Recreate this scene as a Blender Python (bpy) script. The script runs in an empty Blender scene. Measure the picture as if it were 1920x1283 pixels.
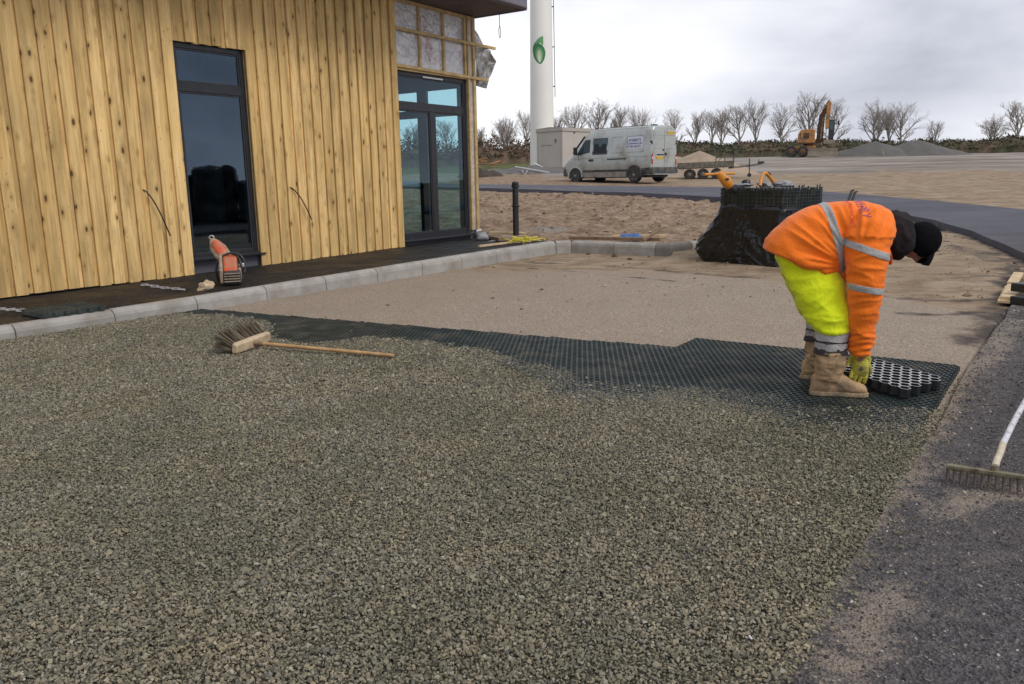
import bpy, bmesh, math, random
import numpy as np
from math import sin, cos, atan, atan2, radians, pi, sqrt
from mathutils import Vector, Matrix, noise
from mathutils.geometry import delaunay_2d_cdt
from mathutils.bvhtree import BVHTree

random.seed(7)
RNG = np.random.default_rng(7)
sc = bpy.context.scene
COL = sc.collection

# ------------------------------------------------------------------ camera
FPX, PW, PH, CH = 1500.0, 1920, 1283, 1.36
PITCH, ROLL = atan(306.5 / FPX), radians(0.985)
cam = bpy.data.cameras.new('camera')
cam.sensor_fit = 'HORIZONTAL'
cam.sensor_width = 36.0
cam.lens = 36.0 * FPX / PW
cam.clip_start, cam.clip_end = 0.05, 3000
camo = bpy.data.objects.new('camera', cam)
COL.objects.link(camo)
camo.matrix_world = (Matrix.Translation((0, 0, CH)) @ Matrix.Rotation(pi / 2 - PITCH, 4, 'X')
                     @ Matrix.Rotation(-ROLL, 4, 'Z'))
sc.camera = camo
CM = camo.matrix_world.to_3x3()
CO = Vector((0, 0, CH))

# ------------------------------------------------------------------ world, sun, exposure
sc.view_settings.view_transform = 'Standard'
sc.view_settings.look = 'None'
sc.view_settings.gamma = 1
sc.view_settings.exposure = 0.22
SUN_EL, SUN_AZ = radians(46), radians(128)
wd = bpy.data.worlds.new('World')
sc.world = wd
wd.use_nodes = True
wn = wd.node_tree
wn.nodes.clear()


class NT:
    def __init__(self, tree):
        self.t = tree

    def n(self, typ, ins=None, **attrs):
        nd = self.t.nodes.new('ShaderNode' + typ)
        for k, v in attrs.items():
            setattr(nd, k, v)
        for k, v in (ins or {}).items():
            s = nd.inputs[k]
            if isinstance(v, bpy.types.NodeSocket):
                self.t.links.new(v, s)
            elif isinstance(v, bpy.types.Node):
                self.t.links.new(v.outputs[0], s)
            else:
                if isinstance(v, (tuple, list)) and len(v) == 3 and s.type == 'RGBA':
                    v = (*v, 1)
                s.default_value = v
        return nd

    def mix(self, fac, a, b, blend='MIX'):
        nd = self.n('Mix', {0: fac, 6: a, 7: b}, data_type='RGBA', blend_type=blend)
        return nd.outputs[2]

    def ramp(self, fac, stops, interp='LINEAR'):
        nd = self.n('ValToRGB', {0: fac})
        nd.color_ramp.interpolation = interp
        e = nd.color_ramp.elements
        while len(e) < len(stops):
            e.new(0.5)
        for el, (p, c) in zip(e, stops):
            el.position = p
            if not isinstance(c, (tuple, list)):
                c = (c, c, c)
            el.color = (*c, 1) if len(c) == 3 else c
        return nd.outputs[0]

    def math(self, op, a, b=0.0, c=0.0, clamp=False):
        return self.n('Math', {0: a, 1: b, 2: c}, operation=op, use_clamp=clamp).outputs[0]

    def noise(self, vec, scale, detail=3, rough=0.55, dist=0.0):
        return self.n('TexNoise', {'Vector': vec, 'Scale': scale, 'Detail': detail,
                                   'Roughness': rough, 'Distortion': dist}).outputs[0]

    def scale(self, vec, s):
        return self.n('Mapping', {'Vector': vec, 'Scale': s}).outputs[0]


W = NT(wn)
tc = W.n('TexCoord').outputs['Generated']
sky = W.n('TexSky', sky_type='NISHITA', sun_disc=False, sun_elevation=SUN_EL, sun_rotation=SUN_AZ)
sky_bg = W.n('Background', {0: sky.outputs[0], 1: 0.08})
sep = W.n('SeparateXYZ', {0: tc})
# overcast cloud deck: projected on a flat layer so that it closes up towards the horizon
zc = W.math('MAXIMUM', W.math('ADD', sep.outputs[2], 0.16), 0.05)
cx_ = W.math('DIVIDE', sep.outputs[0], zc)
cy_ = W.math('DIVIDE', sep.outputs[1], zc)
deck = W.n('CombineXYZ', {0: cx_, 1: cy_, 2: 0.0}).outputs[0]
low = W.n('VectorMath', {0: W.n('CombineXYZ', {0: sep.outputs[0], 1: sep.outputs[1], 2: W.math('MULTIPLY', sep.outputs[2], 1.9)}).outputs[0], 1: (3.1, 1.7, 0.4)}, operation='ADD').outputs[0]
n1 = W.noise(low, 2.6, 6, 0.52, 0.35)
n2 = W.noise(W.scale(deck, (0.7, 1.0, 1)), 0.8, 5, 0.5, 0.4)
nn = W.math('ADD', W.math('MULTIPLY', n1, 0.74), W.math('MULTIPLY', n2, 0.26))
# a thinner, brighter part of the deck to the left of the tower
brt = W.n('VectorMath', {0: tc, 1: (-0.12, 0.985, 0.12)}, operation='DOT_PRODUCT').outputs['Value']
brt = W.n('MapRange', {0: brt, 1: 0.84, 2: 1.0, 3: 0.0, 4: 0.13}).outputs[0]
cl = W.ramp(W.math('ADD', nn, brt), [(0.37, (0.38, 0.40, 0.47)), (0.48, (0.56, 0.58, 0.65)),
                                     (0.58, (0.73, 0.74, 0.80)), (0.71, (0.90, 0.91, 0.95))])
cl_bg = W.n('Background', {0: cl, 1: 1.05})
mx = W.n('MixShader', {0: 0.96, 1: sky_bg.outputs[0], 2: cl_bg.outputs[0]})
W.n('OutputWorld', {0: mx.outputs[0]})

sun = bpy.data.lights.new('sun', 'SUN')
sun.energy = 1.35
sun.angle = radians(25)
sun.color = (1.0, 0.95, 0.88)
suno = bpy.data.objects.new('sun', sun)
COL.objects.link(suno)
sd = Vector((sin(SUN_AZ) * cos(SUN_EL), cos(SUN_AZ) * cos(SUN_EL), sin(SUN_EL)))
suno.rotation_euler = sd.to_track_quat('Z', 'Y').to_euler()
suno.location = sd * 60


# ------------------------------------------------------------------ placing helpers
def ray(x, y):
    return CM @ Vector(((x - PW / 2) / FPX, -(y - PH / 2) / FPX, -1))


def g(x, y, z=0.0):
    d = ray(x, y)
    return CO + d * ((z - CH) / d.z)


def at(x, y, Y):
    d = ray(x, y)
    return CO + d * (Y / d.y)


AZ = radians(35)
BU = Vector((sin(AZ), cos(AZ), 0))       # along the building front
BN = Vector((cos(AZ), -sin(AZ), 0))      # out of the building front
B0 = Vector((-4.368, 11.013, 0))


def site(u, n, z=0.0):
    return B0 + BU * u + BN * n + Vector((0, 0, z))


def to_site(x, y):
    dx, dy = x - B0.x, y - B0.y
    return dx * BU.x + dy * BU.y, dx * BN.x + dy * BN.y


KY = [-50, 13.2, 14.6, 16.5, 18.5, 25, 30, 38, 58, 80, 110, 400]
KZ = [-.03, -.03, .07, .2, .33, .79, .93, 1.08, 1.98, 2.99, 3.55, 6]


def sst(a, b, x):
    t = min(1, max(0, (x - a) / (b - a)))
    return t * t * (3 - 2 * t)


def T(x, y):
    """height of the ground"""
    z = float(np.interp(y, KY, KZ))
    u, n = to_site(x, y)
    if n < 4.6 and u < 8:
        if n > 1.9:                       # sunken bay inside the kerb
            k = (1 - sst(6.66, 6.72, u)) * (1 - sst(4.05, 4.35, n))
            z = z * (1 - k) + min(z, -.03) * k
            if u > 6.5:                   # made ground behind the kerb
                k2 = sst(6.66, 6.72, u) * (1 - sst(6.6, 8.0, u)) * (1 - sst(4.0, 4.2, n))
                z = z * (1 - k2) + .150 * k2
        else:                             # under the pavement and the building
            k = (1 - sst(6.75, 7.3, u)) * sst(-12, -9.5, n)
            z = z * (1 - k) + min(z, 0.0) * k
    return z


def gt(x, y):
    d = ray(x, y)
    t = 1.0
    for _ in range(1500):
        p = CO + d * t
        if p.z < T(p.x, p.y):
            return p
        t *= 1.004
    return p


# ------------------------------------------------------------------ object helpers
def tag(o, label=None, cat=None, group=None, kind=None):
    if label: o['label'] = label
    if cat: o['category'] = cat
    if group: o['group'] = group
    if kind: o['kind'] = kind
    return o


def thing(name, label, cat, loc=(0, 0, 0), rz=0.0, group=None, parent=None):
    o = bpy.data.objects.new(name, None)
    o.empty_display_size = 0.1
    COL.objects.link(o)
    o.location = loc
    o.rotation_euler = (0, 0, rz)
    return tag(o, label, cat, group)


class MB:
    """collects faces, then links them as one mesh object"""

    def __init__(self):
        self.v, self.f, self.mi = [], [], []

    def add(self, vs, fs, mi=0):
        b = len(self.v)
        self.v += [tuple(p) for p in vs]
        self.f += [tuple(b + i for i in f) for f in fs]
        self.mi += [mi] * len(fs)
        return self

    def box(self, c, s, M=None, mi=0, taper=1.0):
        x, y, z = s[0] / 2, s[1] / 2, s[2] / 2
        vs = []
        for sz in (-1, 1):
            k = taper if sz > 0 else 1
            for sx, sy in ((-1, -1), (1, -1), (1, 1), (-1, 1)):
                vs.append(Vector((sx * x * k, sy * y * k, sz * z)))
        if M is not None:
            vs = [M @ p for p in vs]
        vs = [p + Vector(c) for p in vs]
        return self.add(vs, [(0, 3, 2, 1), (4, 5, 6, 7), (0, 1, 5, 4), (1, 2, 6, 5), (2, 3, 7, 6), (3, 0, 4, 7)], mi)

    def beam(self, a, b, w, h, up=(0, 0, 1), mi=0):
        """bar with rectangular section from a to b"""
        a, b, up = Vector(a), Vector(b), Vector(up)
        d = (b - a).normalized()
        s = d.cross(up)
        if s.length < 1e-4:
            s = d.cross(Vector((0, 1, 0)))
        s.normalize()
        t = s.cross(d)
        vs = [p + s * (i * w / 2) + t * (j * h / 2) for p in (a, b) for i, j in ((-1, -1), (1, -1), (1, 1), (-1, 1))]
        return self.add(vs, [(3, 2, 1, 0), (4, 5, 6, 7), (0, 1, 5, 4), (1, 2, 6, 5), (2, 3, 7, 6), (3, 0, 4, 7)], mi)

    def tube(self, pts, r, seg=8, cap=True, mi=0, squash=1.0):
        pts = [Vector(p) for p in pts]
        if not isinstance(r, (list, tuple)):
            r = [r] * len(pts)
        rings = []
        prev = None
        for i, p in enumerate(pts):
            d = (pts[min(i + 1, len(pts) - 1)] - pts[max(i - 1, 0)]).normalized()
            if prev is None:
                a = d.cross(Vector((0, 0, 1)))
                if a.length < .05:
                    a = d.cross(Vector((0, 1, 0)))
            else:
                a = prev - d * prev.dot(d)
            a.normalize()
            prev = a
            b = d.cross(a)
            rings.append([p + (a * cos(2 * pi * k / seg) + b * sin(2 * pi * k / seg) * squash) * r[i] for k in range(seg)])
        return self.loft(rings, cap, mi)

    def loft(self, rings, cap=True, mi=0):
        n = len(rings[0])
        vs = [p for rg in rings for p in rg]
        fs = []
        for i in range(len(rings) - 1):
            for k in range(n):
                k2 = (k + 1) % n
                fs.append((i * n + k, i * n + k2, (i + 1) * n + k2, (i + 1) * n + k))
        if cap:
            fs.append(tuple(range(n))[::-1])
            fs.append(tuple((len(rings) - 1) * n + k for k in range(n)))
        return self.add(vs, fs, mi)

    def prism(self, poly, a, b, ax=1, mi=0):
        """polygon in the two other axes, extruded from a to b along axis ax"""
        def P(p, t):
            q = list(p)
            q.insert(ax, t)
            return Vector(q)
        n = len(poly)
        vs = [P(p, a) for p in poly] + [P(p, b) for p in poly]
        fs = [tuple(range(n)), tuple(range(n, 2 * n))[::-1]] + [(i, n + i, n + (i + 1) % n, (i + 1) % n) for i in range(n)]
        return self.add(vs, fs, mi)

    def lathe(self, prof, seg=24, c=(0, 0, 0), axis='Z', mi=0, cap=True):
        c = Vector(c)
        rings = []
        for r, h in prof:
            rg = []
            for k in range(seg):
                a = 2 * pi * k / seg
                x, y = r * cos(a), r * sin(a)
                rg.append(c + Vector((x, y, h) if axis == 'Z' else ((x, h, y) if axis == 'Y' else (h, x, y))))
            rings.append(rg)
        return self.loft(rings, cap, mi)

    def build(self, name, mat, parent=None, smooth=None, bevel=0, seg=2, recalc=True, matrix=None):
        me = bpy.data.meshes.new(name)
        me.from_pydata(self.v, [], self.f)
        if recalc:
            bm = bmesh.new()
            bm.from_mesh(me)
            bmesh.ops.recalc_face_normals(bm, faces=bm.faces)
            bm.to_mesh(me)
            bm.free()
        for m in (mat if isinstance(mat, (list, tuple)) else [mat]):
            me.materials.append(m)
        if any(self.mi):
            me.polygons.foreach_set('material_index', self.mi)
        if smooth is not None:
            me.polygons.foreach_set('use_smooth', [True] * len(me.polygons))
            if smooth < 179:
                me.set_sharp_from_angle(angle=radians(smooth))
        return link(name, me, parent, bevel, seg, matrix)


def link(name, me, parent=None, bevel=0, seg=2, matrix=None):
    o = bpy.data.objects.new(name, me)
    COL.objects.link(o)
    if parent is not None:
        o.parent = parent
    if matrix is not None:
        o.matrix_local = matrix
    if bevel:
        b = o.modifiers.new('bevel', 'BEVEL')
        b.width, b.segments, b.limit_method, b.angle_limit = bevel, seg, 'ANGLE', radians(35)
        b.harden_normals = False
    return o


def bake(o):
    """the mesh of o with its modifiers applied; o itself is removed"""
    dg = bpy.context.evaluated_depsgraph_get()
    me = bpy.data.meshes.new_from_object(o.evaluated_get(dg))
    old = o.data
    bpy.data.objects.remove(o)
    bpy.data.meshes.remove(old)
    return me


def fused(mb, vox, smooth_it=4, fac=0.5):
    """one continuous skin round all pieces of mb"""
    o = mb.build('temporary_form', None if False else M['skin'])
    r = o.modifiers.new('r', 'REMESH')
    r.mode, r.voxel_size = 'VOXEL', vox
    s = o.modifiers.new('s', 'SMOOTH')
    s.factor, s.iterations = fac, smooth_it
    return bake(o)


def set_mesh(me, mat, smooth=True):
    me.materials.clear()
    for m in (mat if isinstance(mat, (list, tuple)) else [mat]):
        me.materials.append(m)
    me.polygons.foreach_set('use_smooth', [smooth] * len(me.polygons))
    return me


def text_mesh(body, size, mat, depth=0.0, align='LEFT', spacing=1.0, bold=0.0, outline=0.0):
    c = bpy.data.curves.new('writing', 'FONT')
    c.body, c.size, c.extrude, c.align_x = body, size, depth, align
    c.space_character = spacing
    c.offset = bold
    if outline:
        c.fill_mode, c.bevel_depth, c.bevel_resolution = 'NONE', outline, 0
    o = bpy.data.objects.new('writing', c)
    COL.objects.link(o)
    dg = bpy.context.evaluated_depsgraph_get()
    me = bpy.data.meshes.new_from_object(o.evaluated_get(dg))
    bpy.data.objects.remove(o)
    bpy.data.curves.remove(c)
    me.materials.clear()
    me.materials.append(mat)
    return me


def frame(o, x, y, z=None):
    """4x4 matrix from origin and axes"""
    x, y = Vector(x).normalized(), Vector(y).normalized()
    z = x.cross(y) if z is None else Vector(z)
    m = Matrix((x, y, z)).transposed().to_4x4()
    m.translation = Vector(o)
    return m


# ------------------------------------------------------------------ materials
M = {}


def mat(name):
    m = bpy.data.materials.new(name)
    m.use_nodes = True
    t = m.node_tree
    t.nodes.clear()
    k = NT(t)
    b = k.n('BsdfPrincipled')
    k.n('OutputMaterial', {0: b.outputs[0]})
    M[name] = m
    return m, k, b


def put(k, b, **kw):
    names = {'col': 'Base Color', 'rough': 'Roughness', 'metal': 'Metallic', 'normal': 'Normal', 'spec': 'Specular IOR Level'}
    for a, v in kw.items():
        s = b.inputs[names.get(a, a)]
        if isinstance(v, bpy.types.NodeSocket):
            k.t.links.new(v, s)
        else:
            s.default_value = (*v, 1) if isinstance(v, (tuple, list)) and len(v) == 3 and s.type == 'RGBA' else v


def obco(k):
    return k.n('TexCoord').outputs['Object']


def basic(name, col, rough=.6, var=.2, scale=9, metal=0.0, bump=0.0, bscale=60, dirt=None, dscale=4, damt=.5, spec=.5, detail=4):
    m, k, b = mat(name)
    co = obco(k)
    n = k.noise(co, scale, detail)
    dark = tuple(c * (1 - var) for c in col)
    lite = tuple(min(1, c * (1 + var)) for c in col)
    c = k.ramp(n, [(.3, dark), (.7, lite)])
    if dirt:
        d = k.ramp(k.noise(co, dscale, 5, .6), [(.62 - damt * .35, 0), (.80 - damt * .25, 1)])
        c = k.mix(d, c, dirt)
    r = k.ramp(k.noise(co, scale * 2.3, 3), [(.3, max(0, rough - .1)), (.7, min(1, rough + .1))])
    put(k, b, col=c, rough=r, metal=metal, spec=spec)
    if bump:
        bn = k.n('Bump', {'Strength': bump, 'Distance': .01, 'Height': k.noise(co, bscale, 4)})
        put(k, b, normal=bn.outputs[0])
    return m


basic('skin', (.27, .13, .095), .5, .15, 30)
basic('black_frame', (.018, .019, .024), .38, .2, 6)
basic('dark_metal', (.03, .031, .034), .45, .25, 12)
basic('fascia', (.16, .15, .18), .45, .1, 3)
basic('soffit', (.09, .07, .07), .6, .25, 5)
basic('plaster', (.42, .40, .40), .8, .1, 2)
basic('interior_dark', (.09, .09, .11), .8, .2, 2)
basic('concrete', (.37, .35, .325), .85, .13, 7, bump=.5, bscale=90, dirt=(.27, .245, .21), dscale=3, damt=.5)
basic('concrete_dark', (.20, .185, .165), .85, .2, 6, bump=.5, bscale=90, dirt=(.12, .10, .08), dscale=3, damt=.5)
basic('plastic_grid', (.036, .048, .046), .45, .35, 7, dirt=(.11, .105, .085), dscale=3.5, damt=.35)
basic('plastic_black', (.018, .020, .020), .45, .25, 14)
basic('frost_white', (.56, .57, .59), .6, .12, 20)
basic('orange_plastic', (.66, .085, .012), .45, .15, 10, dirt=(.33, .19, .12), dscale=14, damt=.6)
basic('saw_beige', (.40, .31, .22), .7, .2, 14, dirt=(.20, .14, .09), dscale=16, damt=.6)
basic('rock', (.50, .39, .26), .9, .3, 11, bump=.8, bscale=40)
basic('broom_wood', (.52, .40, .26), .55, .25, 14)
basic('handle_wood', (.48, .29, .13), .5, .25, 10)
_m, _k, _b = mat('bristle')
put(_k, _b, col=_k.ramp(_k.n('NewGeometry').outputs['Random Per Island'], [(0, (.035, .028, .02)), (.5, (.11, .085, .055)), (.8, (.26, .20, .13)), (1, (.50, .43, .33))]), rough=.85)
basic('rake_metal', (.20, .175, .11), .7, .4, 30, metal=.1, dirt=(.10, .065, .04), dscale=20, damt=.5)
basic('rake_tine', (.075, .05, .036), .75, .3, 30)
basic('rake_wood', (.55, .48, .36), .7, .2, 20)
basic('rake_paint', (.70, .70, .74), .5, .15, 30, dirt=(.22, .20, .18), dscale=30, damt=.45)
basic('timber', (.58, .43, .25), .7, .25, 9, bump=.2, bscale=50)
basic('timber_brown', (.24, .16, .10), .8, .3, 9)
basic('timber_grey', (.33, .27, .20), .85, .25, 8, bump=.3, bscale=50)
basic('batten', (.50, .35, .16), .7, .25, 7, bump=.2, bscale=40)
basic('blue_cloth', (.06, .14, .33), .85, .3, 20)
basic('yellow_net', (.70, .60, .06), .7, .2, 20)
basic('grey_bag', (.26, .26, .28), .5, .3, 10, bump=.4, bscale=30)
basic('tool_yellow', (.66, .25, .02), .42, .12, 9, dirt=(.40, .22, .06), dscale=18, damt=.35)
basic('tower_white', (.80, .785, .73), .5, .04, .5)
basic('logo_dark', (.03, .18, .06), .5, .1, 3)
basic('logo_green', (.12, .34, .12), .5, .1, 3)
basic('logo_light', (.48, .56, .38), .5, .1, 3)
basic('logo_white', (.72, .74, .62), .5, .05, 3)
basic('cabin_wall', (.47, .43, .38), .7, .06, 1.5, bump=.1, bscale=30)
basic('cabin_trim', (.42, .38, .33), .7, .06, 2)
basic('galvanised', (.55, .56, .57), .4, .15, 8, metal=.5)
basic('van_paint', (.46, .49, .465), .30, .05, 1.2, metal=.4, dirt=(.27, .25, .21), dscale=1.1, damt=.4)
basic('van_sill', (.35, .34, .31), .6, .15, 3, dirt=(.20, .17, .13), dscale=3, damt=.6)
basic('van_bumper', (.045, .046, .05), .6, .25, 5, dirt=(.13, .12, .10), dscale=4, damt=.5)
basic('van_white', (.64, .66, .72), .4, .05, 3)
basic('tyre', (.025, .025, .026), .85, .3, 20, dirt=(.10, .085, .065), dscale=9, damt=.45)
basic('rim_grey', (.19, .185, .18), .5, .3, 12, metal=.4)
basic('red_lens', (.40, .02, .02), .25, .15, 20)
basic('white_lens', (.65, .60, .58), .2, .1, 20)
basic('amber_lens', (.62, .12, .04), .25, .15, 20)
basic('plate_yellow', (.78, .48, .04), .5, .05, 20)
basic('ink_blue', (.07, .10, .23), .6, .1, 20)
basic('ink_black', (.03, .03, .03), .6, .1, 20)
basic('ink_grey', (.17, .16, .15), .6, .1, 20)
basic('ink_red', (.62, .22, .18), .7, .3, 30)
basic('seat_cloth', (.025, .028, .04), .9, .2, 20)
basic('trailer_grey', (.135, .125, .10), .7, .25, 4, dirt=(.24, .20, .15), dscale=4, damt=.55)
basic('digger_orange', (.50, .21, .05), .6, .15, 3, dirt=(.22, .13, .07), dscale=2.2, damt=.6)
basic('digger_rust', (.14, .07, .035), .8, .35, 4)
basic('digger_steel', (.24, .20, .15), .7, .25, 4)
basic('cab_glass', (.05, .09, .10), .12, .2, 2)
basic('bark', (.27, .235, .205), .95, .3, 3)
basic('twig', (.36, .32, .29), .95, .3, 3)
basic('hedge_leaf', (.055, .058, .030), .95, .5, 1.2, dirt=(.12, .085, .055), dscale=.35, damt=.6)
basic('scrub_leaf', (.15, .10, .068), .95, .5, 1.6, dirt=(.05, .045, .025), dscale=.8, damt=.4)
basic('heap_grey', (.105, .10, .092), .95, .18, .8, bump=.6, bscale=6, detail=6)
basic('heap_sand', (.33, .25, .18), .95, .2, 1.4, bump=.6, bscale=8, detail=6)
basic('heap_soil', (.055, .043, .034), .95, .4, 3, bump=.8, bscale=12)
basic('heap_gravel', (.13, .12, .115), .95, .25, 3, bump=.8, bscale=20)
basic('chip_orange', (.46, .24, .11), .9, .3, 4)
basic('boot_leather', (.50, .325, .175), .75, .25, 13, bump=.5, bscale=45, dirt=(.24, .165, .095), dscale=11, damt=.6)
basic('boot_sole', (.34, .25, .15), .85, .25, 20, dirt=(.12, .10, .07), dscale=16, damt=.5)
basic('glove_yellow', (.50, .46, .06), .85, .2, 22, bump=.4, bscale=140, dirt=(.27, .21, .07), dscale=16, damt=.42)
basic('glove_print', (.09, .09, .05), .8, .3, 30)
basic('hood_cloth', (.024, .020, .021), .92, .3, 18, bump=.4, bscale=60, spec=.15)
basic('cap_cloth', (.004, .004, .006), .95, .3, 30, bump=.3, bscale=200, spec=.12)
basic('trouser_dark', (.035, .030, .034), .85, .3, 20, dirt=(.12, .09, .06), dscale=14, damt=.4)
basic('hair', (.03, .022, .016), .8, .3, 60)
basic('wrap_plastic', (.006, .006, .0075), .30, .3, 5, bump=.3, bscale=14)
basic('pale_chain', (.36, .36, .36), .6, .2, 30)


def cloth(name, col, var, wr=.5, bs=16):
    m, k, b = mat(name)
    co = obco(k)
    c = k.ramp(k.noise(co, 5, 5), [(.3, tuple(x * (1 - var) for x in col)), (.7, col)])
    d = k.ramp(k.noise(co, 9, 6, .65), [(.55, 0), (.80, .5)])
    c = k.mix(d, c, tuple(x * .5 for x in col))
    h1 = k.noise(k.scale(co, (1, 1, .55)), bs, 4, .5, 1.2)
    cr = k.math('ABSOLUTE', k.math('SUBTRACT', k.noise(k.scale(co, (1, 1, .8)), bs * 1.7, 3, .5, .6), .5))
    cr = k.math('MINIMUM', cr, .09)
    h1 = k.math('ADD', h1, k.math('MULTIPLY', cr, 4.0))
    h2 = k.noise(co, 420, 2)
    h = k.math('ADD', h1, k.math('MULTIPLY', h2, .05))
    bn = k.n('Bump', {'Strength': wr, 'Distance': .02, 'Height': h})
    put(k, b, col=c, rough=.75, normal=bn.outputs[0], spec=.25)
    put(k, b, **{'Sheen Weight': .15})
    return m


cloth('hi_vis_orange', (.97, .20, .010), .10, .22, 11)
cloth('hi_vis_yellow', (.80, .92, .012), .06, .25, 13)
cloth('reflective', (.40, .395, .38), .12, .25, 20)
cloth('reflective_dirty', (.45, .43, .42), .18, .4, 24)


def glass(name, tint, refl, r0=.05):
    """thin pane: tinted see-through plus a clear reflection that grows towards grazing view"""
    m, k, b = mat(name)
    k.t.nodes.clear()
    ge = k.n('NewGeometry')
    dt = k.math('ABSOLUTE', k.n('VectorMath', {0: ge.outputs['Normal'], 1: ge.outputs['Incoming']}, operation='DOT_PRODUCT').outputs['Value'])
    fr = k.math('ADD', k.math('MULTIPLY', k.math('POWER', k.math('SUBTRACT', 1.0, dt), 5.0), 1 - r0), r0)
    tr = k.n('BsdfTransparent', {0: tint})
    bn = k.n('Bump', {'Strength': .02, 'Distance': .01, 'Height': k.noise(obco(k), 1.6, 2)})
    gl = k.n('BsdfGlossy', {0: refl, 1: .015, 'Normal': bn.outputs[0]})
    mxs = k.n('MixShader', {0: fr, 1: tr.outputs[0], 2: gl.outputs[0]})
    k.n('OutputMaterial', {0: mxs.outputs[0]})
    return m


glass('pane_teal', (.76, .88, .90), (.80, .88, 1.0), .045)
glass('pane_dark', (.60, .72, .74), (.66, .80, 1.0), .10)
glass('pane_van', (.62, .68, .69), (.9, .95, 1), .05)


def wood_clad():
    m, k, b = mat('cladding_wood')
    co = obco(k)
    rnd = k.n('NewGeometry').outputs['Random Per Island']
    off = k.n('CombineXYZ', {0: k.math('MULTIPLY', rnd, 37.0), 1: k.math('MULTIPLY', rnd, 11.0), 2: k.math('MULTIPLY', rnd, 53.0)}).outputs[0]
    p = k.n('VectorMath', {0: co, 1: off}, operation='ADD').outputs[0]
    # coordinates: x along the wall, z up the board
    grain = k.noise(k.scale(p, (30, 30, .9)), 1.0, 5, .6, .8)
    broad = k.noise(k.scale(p, (5, 5, .55)), 1.0, 4, .55, .4)
    base = k.ramp(grain, [(.28, (.55, .345, .12)), (.48, (.78, .54, .235)), (.72, (.90, .68, .345))])
    tint = k.ramp(rnd, [(0, (.76, .71, .61)), (.2, (.95, .92, .85)), (.4, (1.10, 1.07, 1.03)), (.6, (.86, .82, .72)), (.8, (1.02, .99, .93)), (1, (1.16, 1.13, 1.09))])
    base = k.mix(1.0, base, tint, 'MULTIPLY')
    weather = k.ramp(k.math('ADD', k.math('MULTIPLY', broad, .6), k.math('MULTIPLY', k.noise(k.scale(p, (9, 9, 2.2)), 1.0, 5, .7), .4)), [(.44, 0), (.64, .85)])
    base = k.mix(weather, base, (.37, .25, .105))
    # knots
    vo = k.n('TexVoronoi', {'Vector': k.scale(k.n('VectorMath', {0: p, 1: k.n('VectorMath', {0: (1, 1, 1)}, operation='SCALE').outputs[0]}, operation='ADD').outputs[0], (10, 10, 4.6)), 'Scale': 1.0, 'Randomness': 1.0})
    wob = k.math('ADD', vo.outputs['Distance'], k.math('MULTIPLY', k.math('SUBTRACT', k.noise(p, 26, 3), .5), .16))
    wob = k.math('ADD', wob, k.math('MULTIPLY', k.math('SUBTRACT', k.n('SeparateColor', {0: vo.outputs['Color']}).outputs[1], .35), .13))
    sel = k.math('GREATER_THAN', k.n('SeparateColor', {0: vo.outputs['Color']}).outputs[0], .46)
    halo = k.math('MULTIPLY', k.ramp(wob, [(.08, 1), (.42, 0)]), sel)
    knot = k.math('MULTIPLY', k.ramp(wob, [(.10, 1), (.17, 0)]), sel)
    base = k.mix(k.math('MULTIPLY', halo, .60), base, (.27, .15, .045))
    base = k.mix(k.math('MULTIPLY', knot, .88), base, (.085, .04, .014))
    # small dark flecks and nail marks
    v2 = k.n('TexVoronoi', {'Vector': k.scale(p, (21, 21, 7)), 'Scale': 1.0})
    fl = k.math('MULTIPLY', k.ramp(v2.outputs['Distance'], [(.05, 1), (.14, 0)]), k.math('GREATER_THAN', k.n('SeparateColor', {0: v2.outputs['Color']}).outputs[1], .62))
    base = k.mix(k.math('MULTIPLY', fl, .7), base, (.12, .06, .02))
    bn = k.n('Bump', {'Strength': .35, 'Distance': .006, 'Height': grain})
    put(k, b, col=base, rough=.72, normal=bn.outputs[0], spec=.3)


wood_clad()


def foil():
    m, k, b = mat('foil')
    co = obco(k)
    h = k.noise(k.scale(co, (1, 1, .7)), 5.5, 5, .6, 1.5)
    cr = k.n('TexVoronoi', {'Vector': co, 'Scale': 6, }, feature='DISTANCE_TO_EDGE').outputs[0]
    hh = k.math('ADD', h, k.math('MULTIPLY', k.math('MINIMUM', cr, .12), 1.2))
    bn = k.n('Bump', {'Strength': .8, 'Distance': .05, 'Height': hh})
    c = k.ramp(k.noise(co, 3, 4), [(.3, (.55, .54, .55)), (.7, (.74, .72, .72))])
    put(k, b, col=c, rough=.34, metal=.35, normal=bn.outputs[0])
    m, k, b = mat('membrane')
    co = obco(k)
    h = k.noise(co, 7, 6, .65, 1.5)
    bn = k.n('Bump', {'Strength': 1.0, 'Distance': .06, 'Height': h})
    c = k.ramp(h, [(.35, (.22, .21, .20)), (.62, (.55, .54, .52))])
    put(k, b, col=c, rough=.35, metal=.5, normal=bn.outputs[0])


foil()


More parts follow.
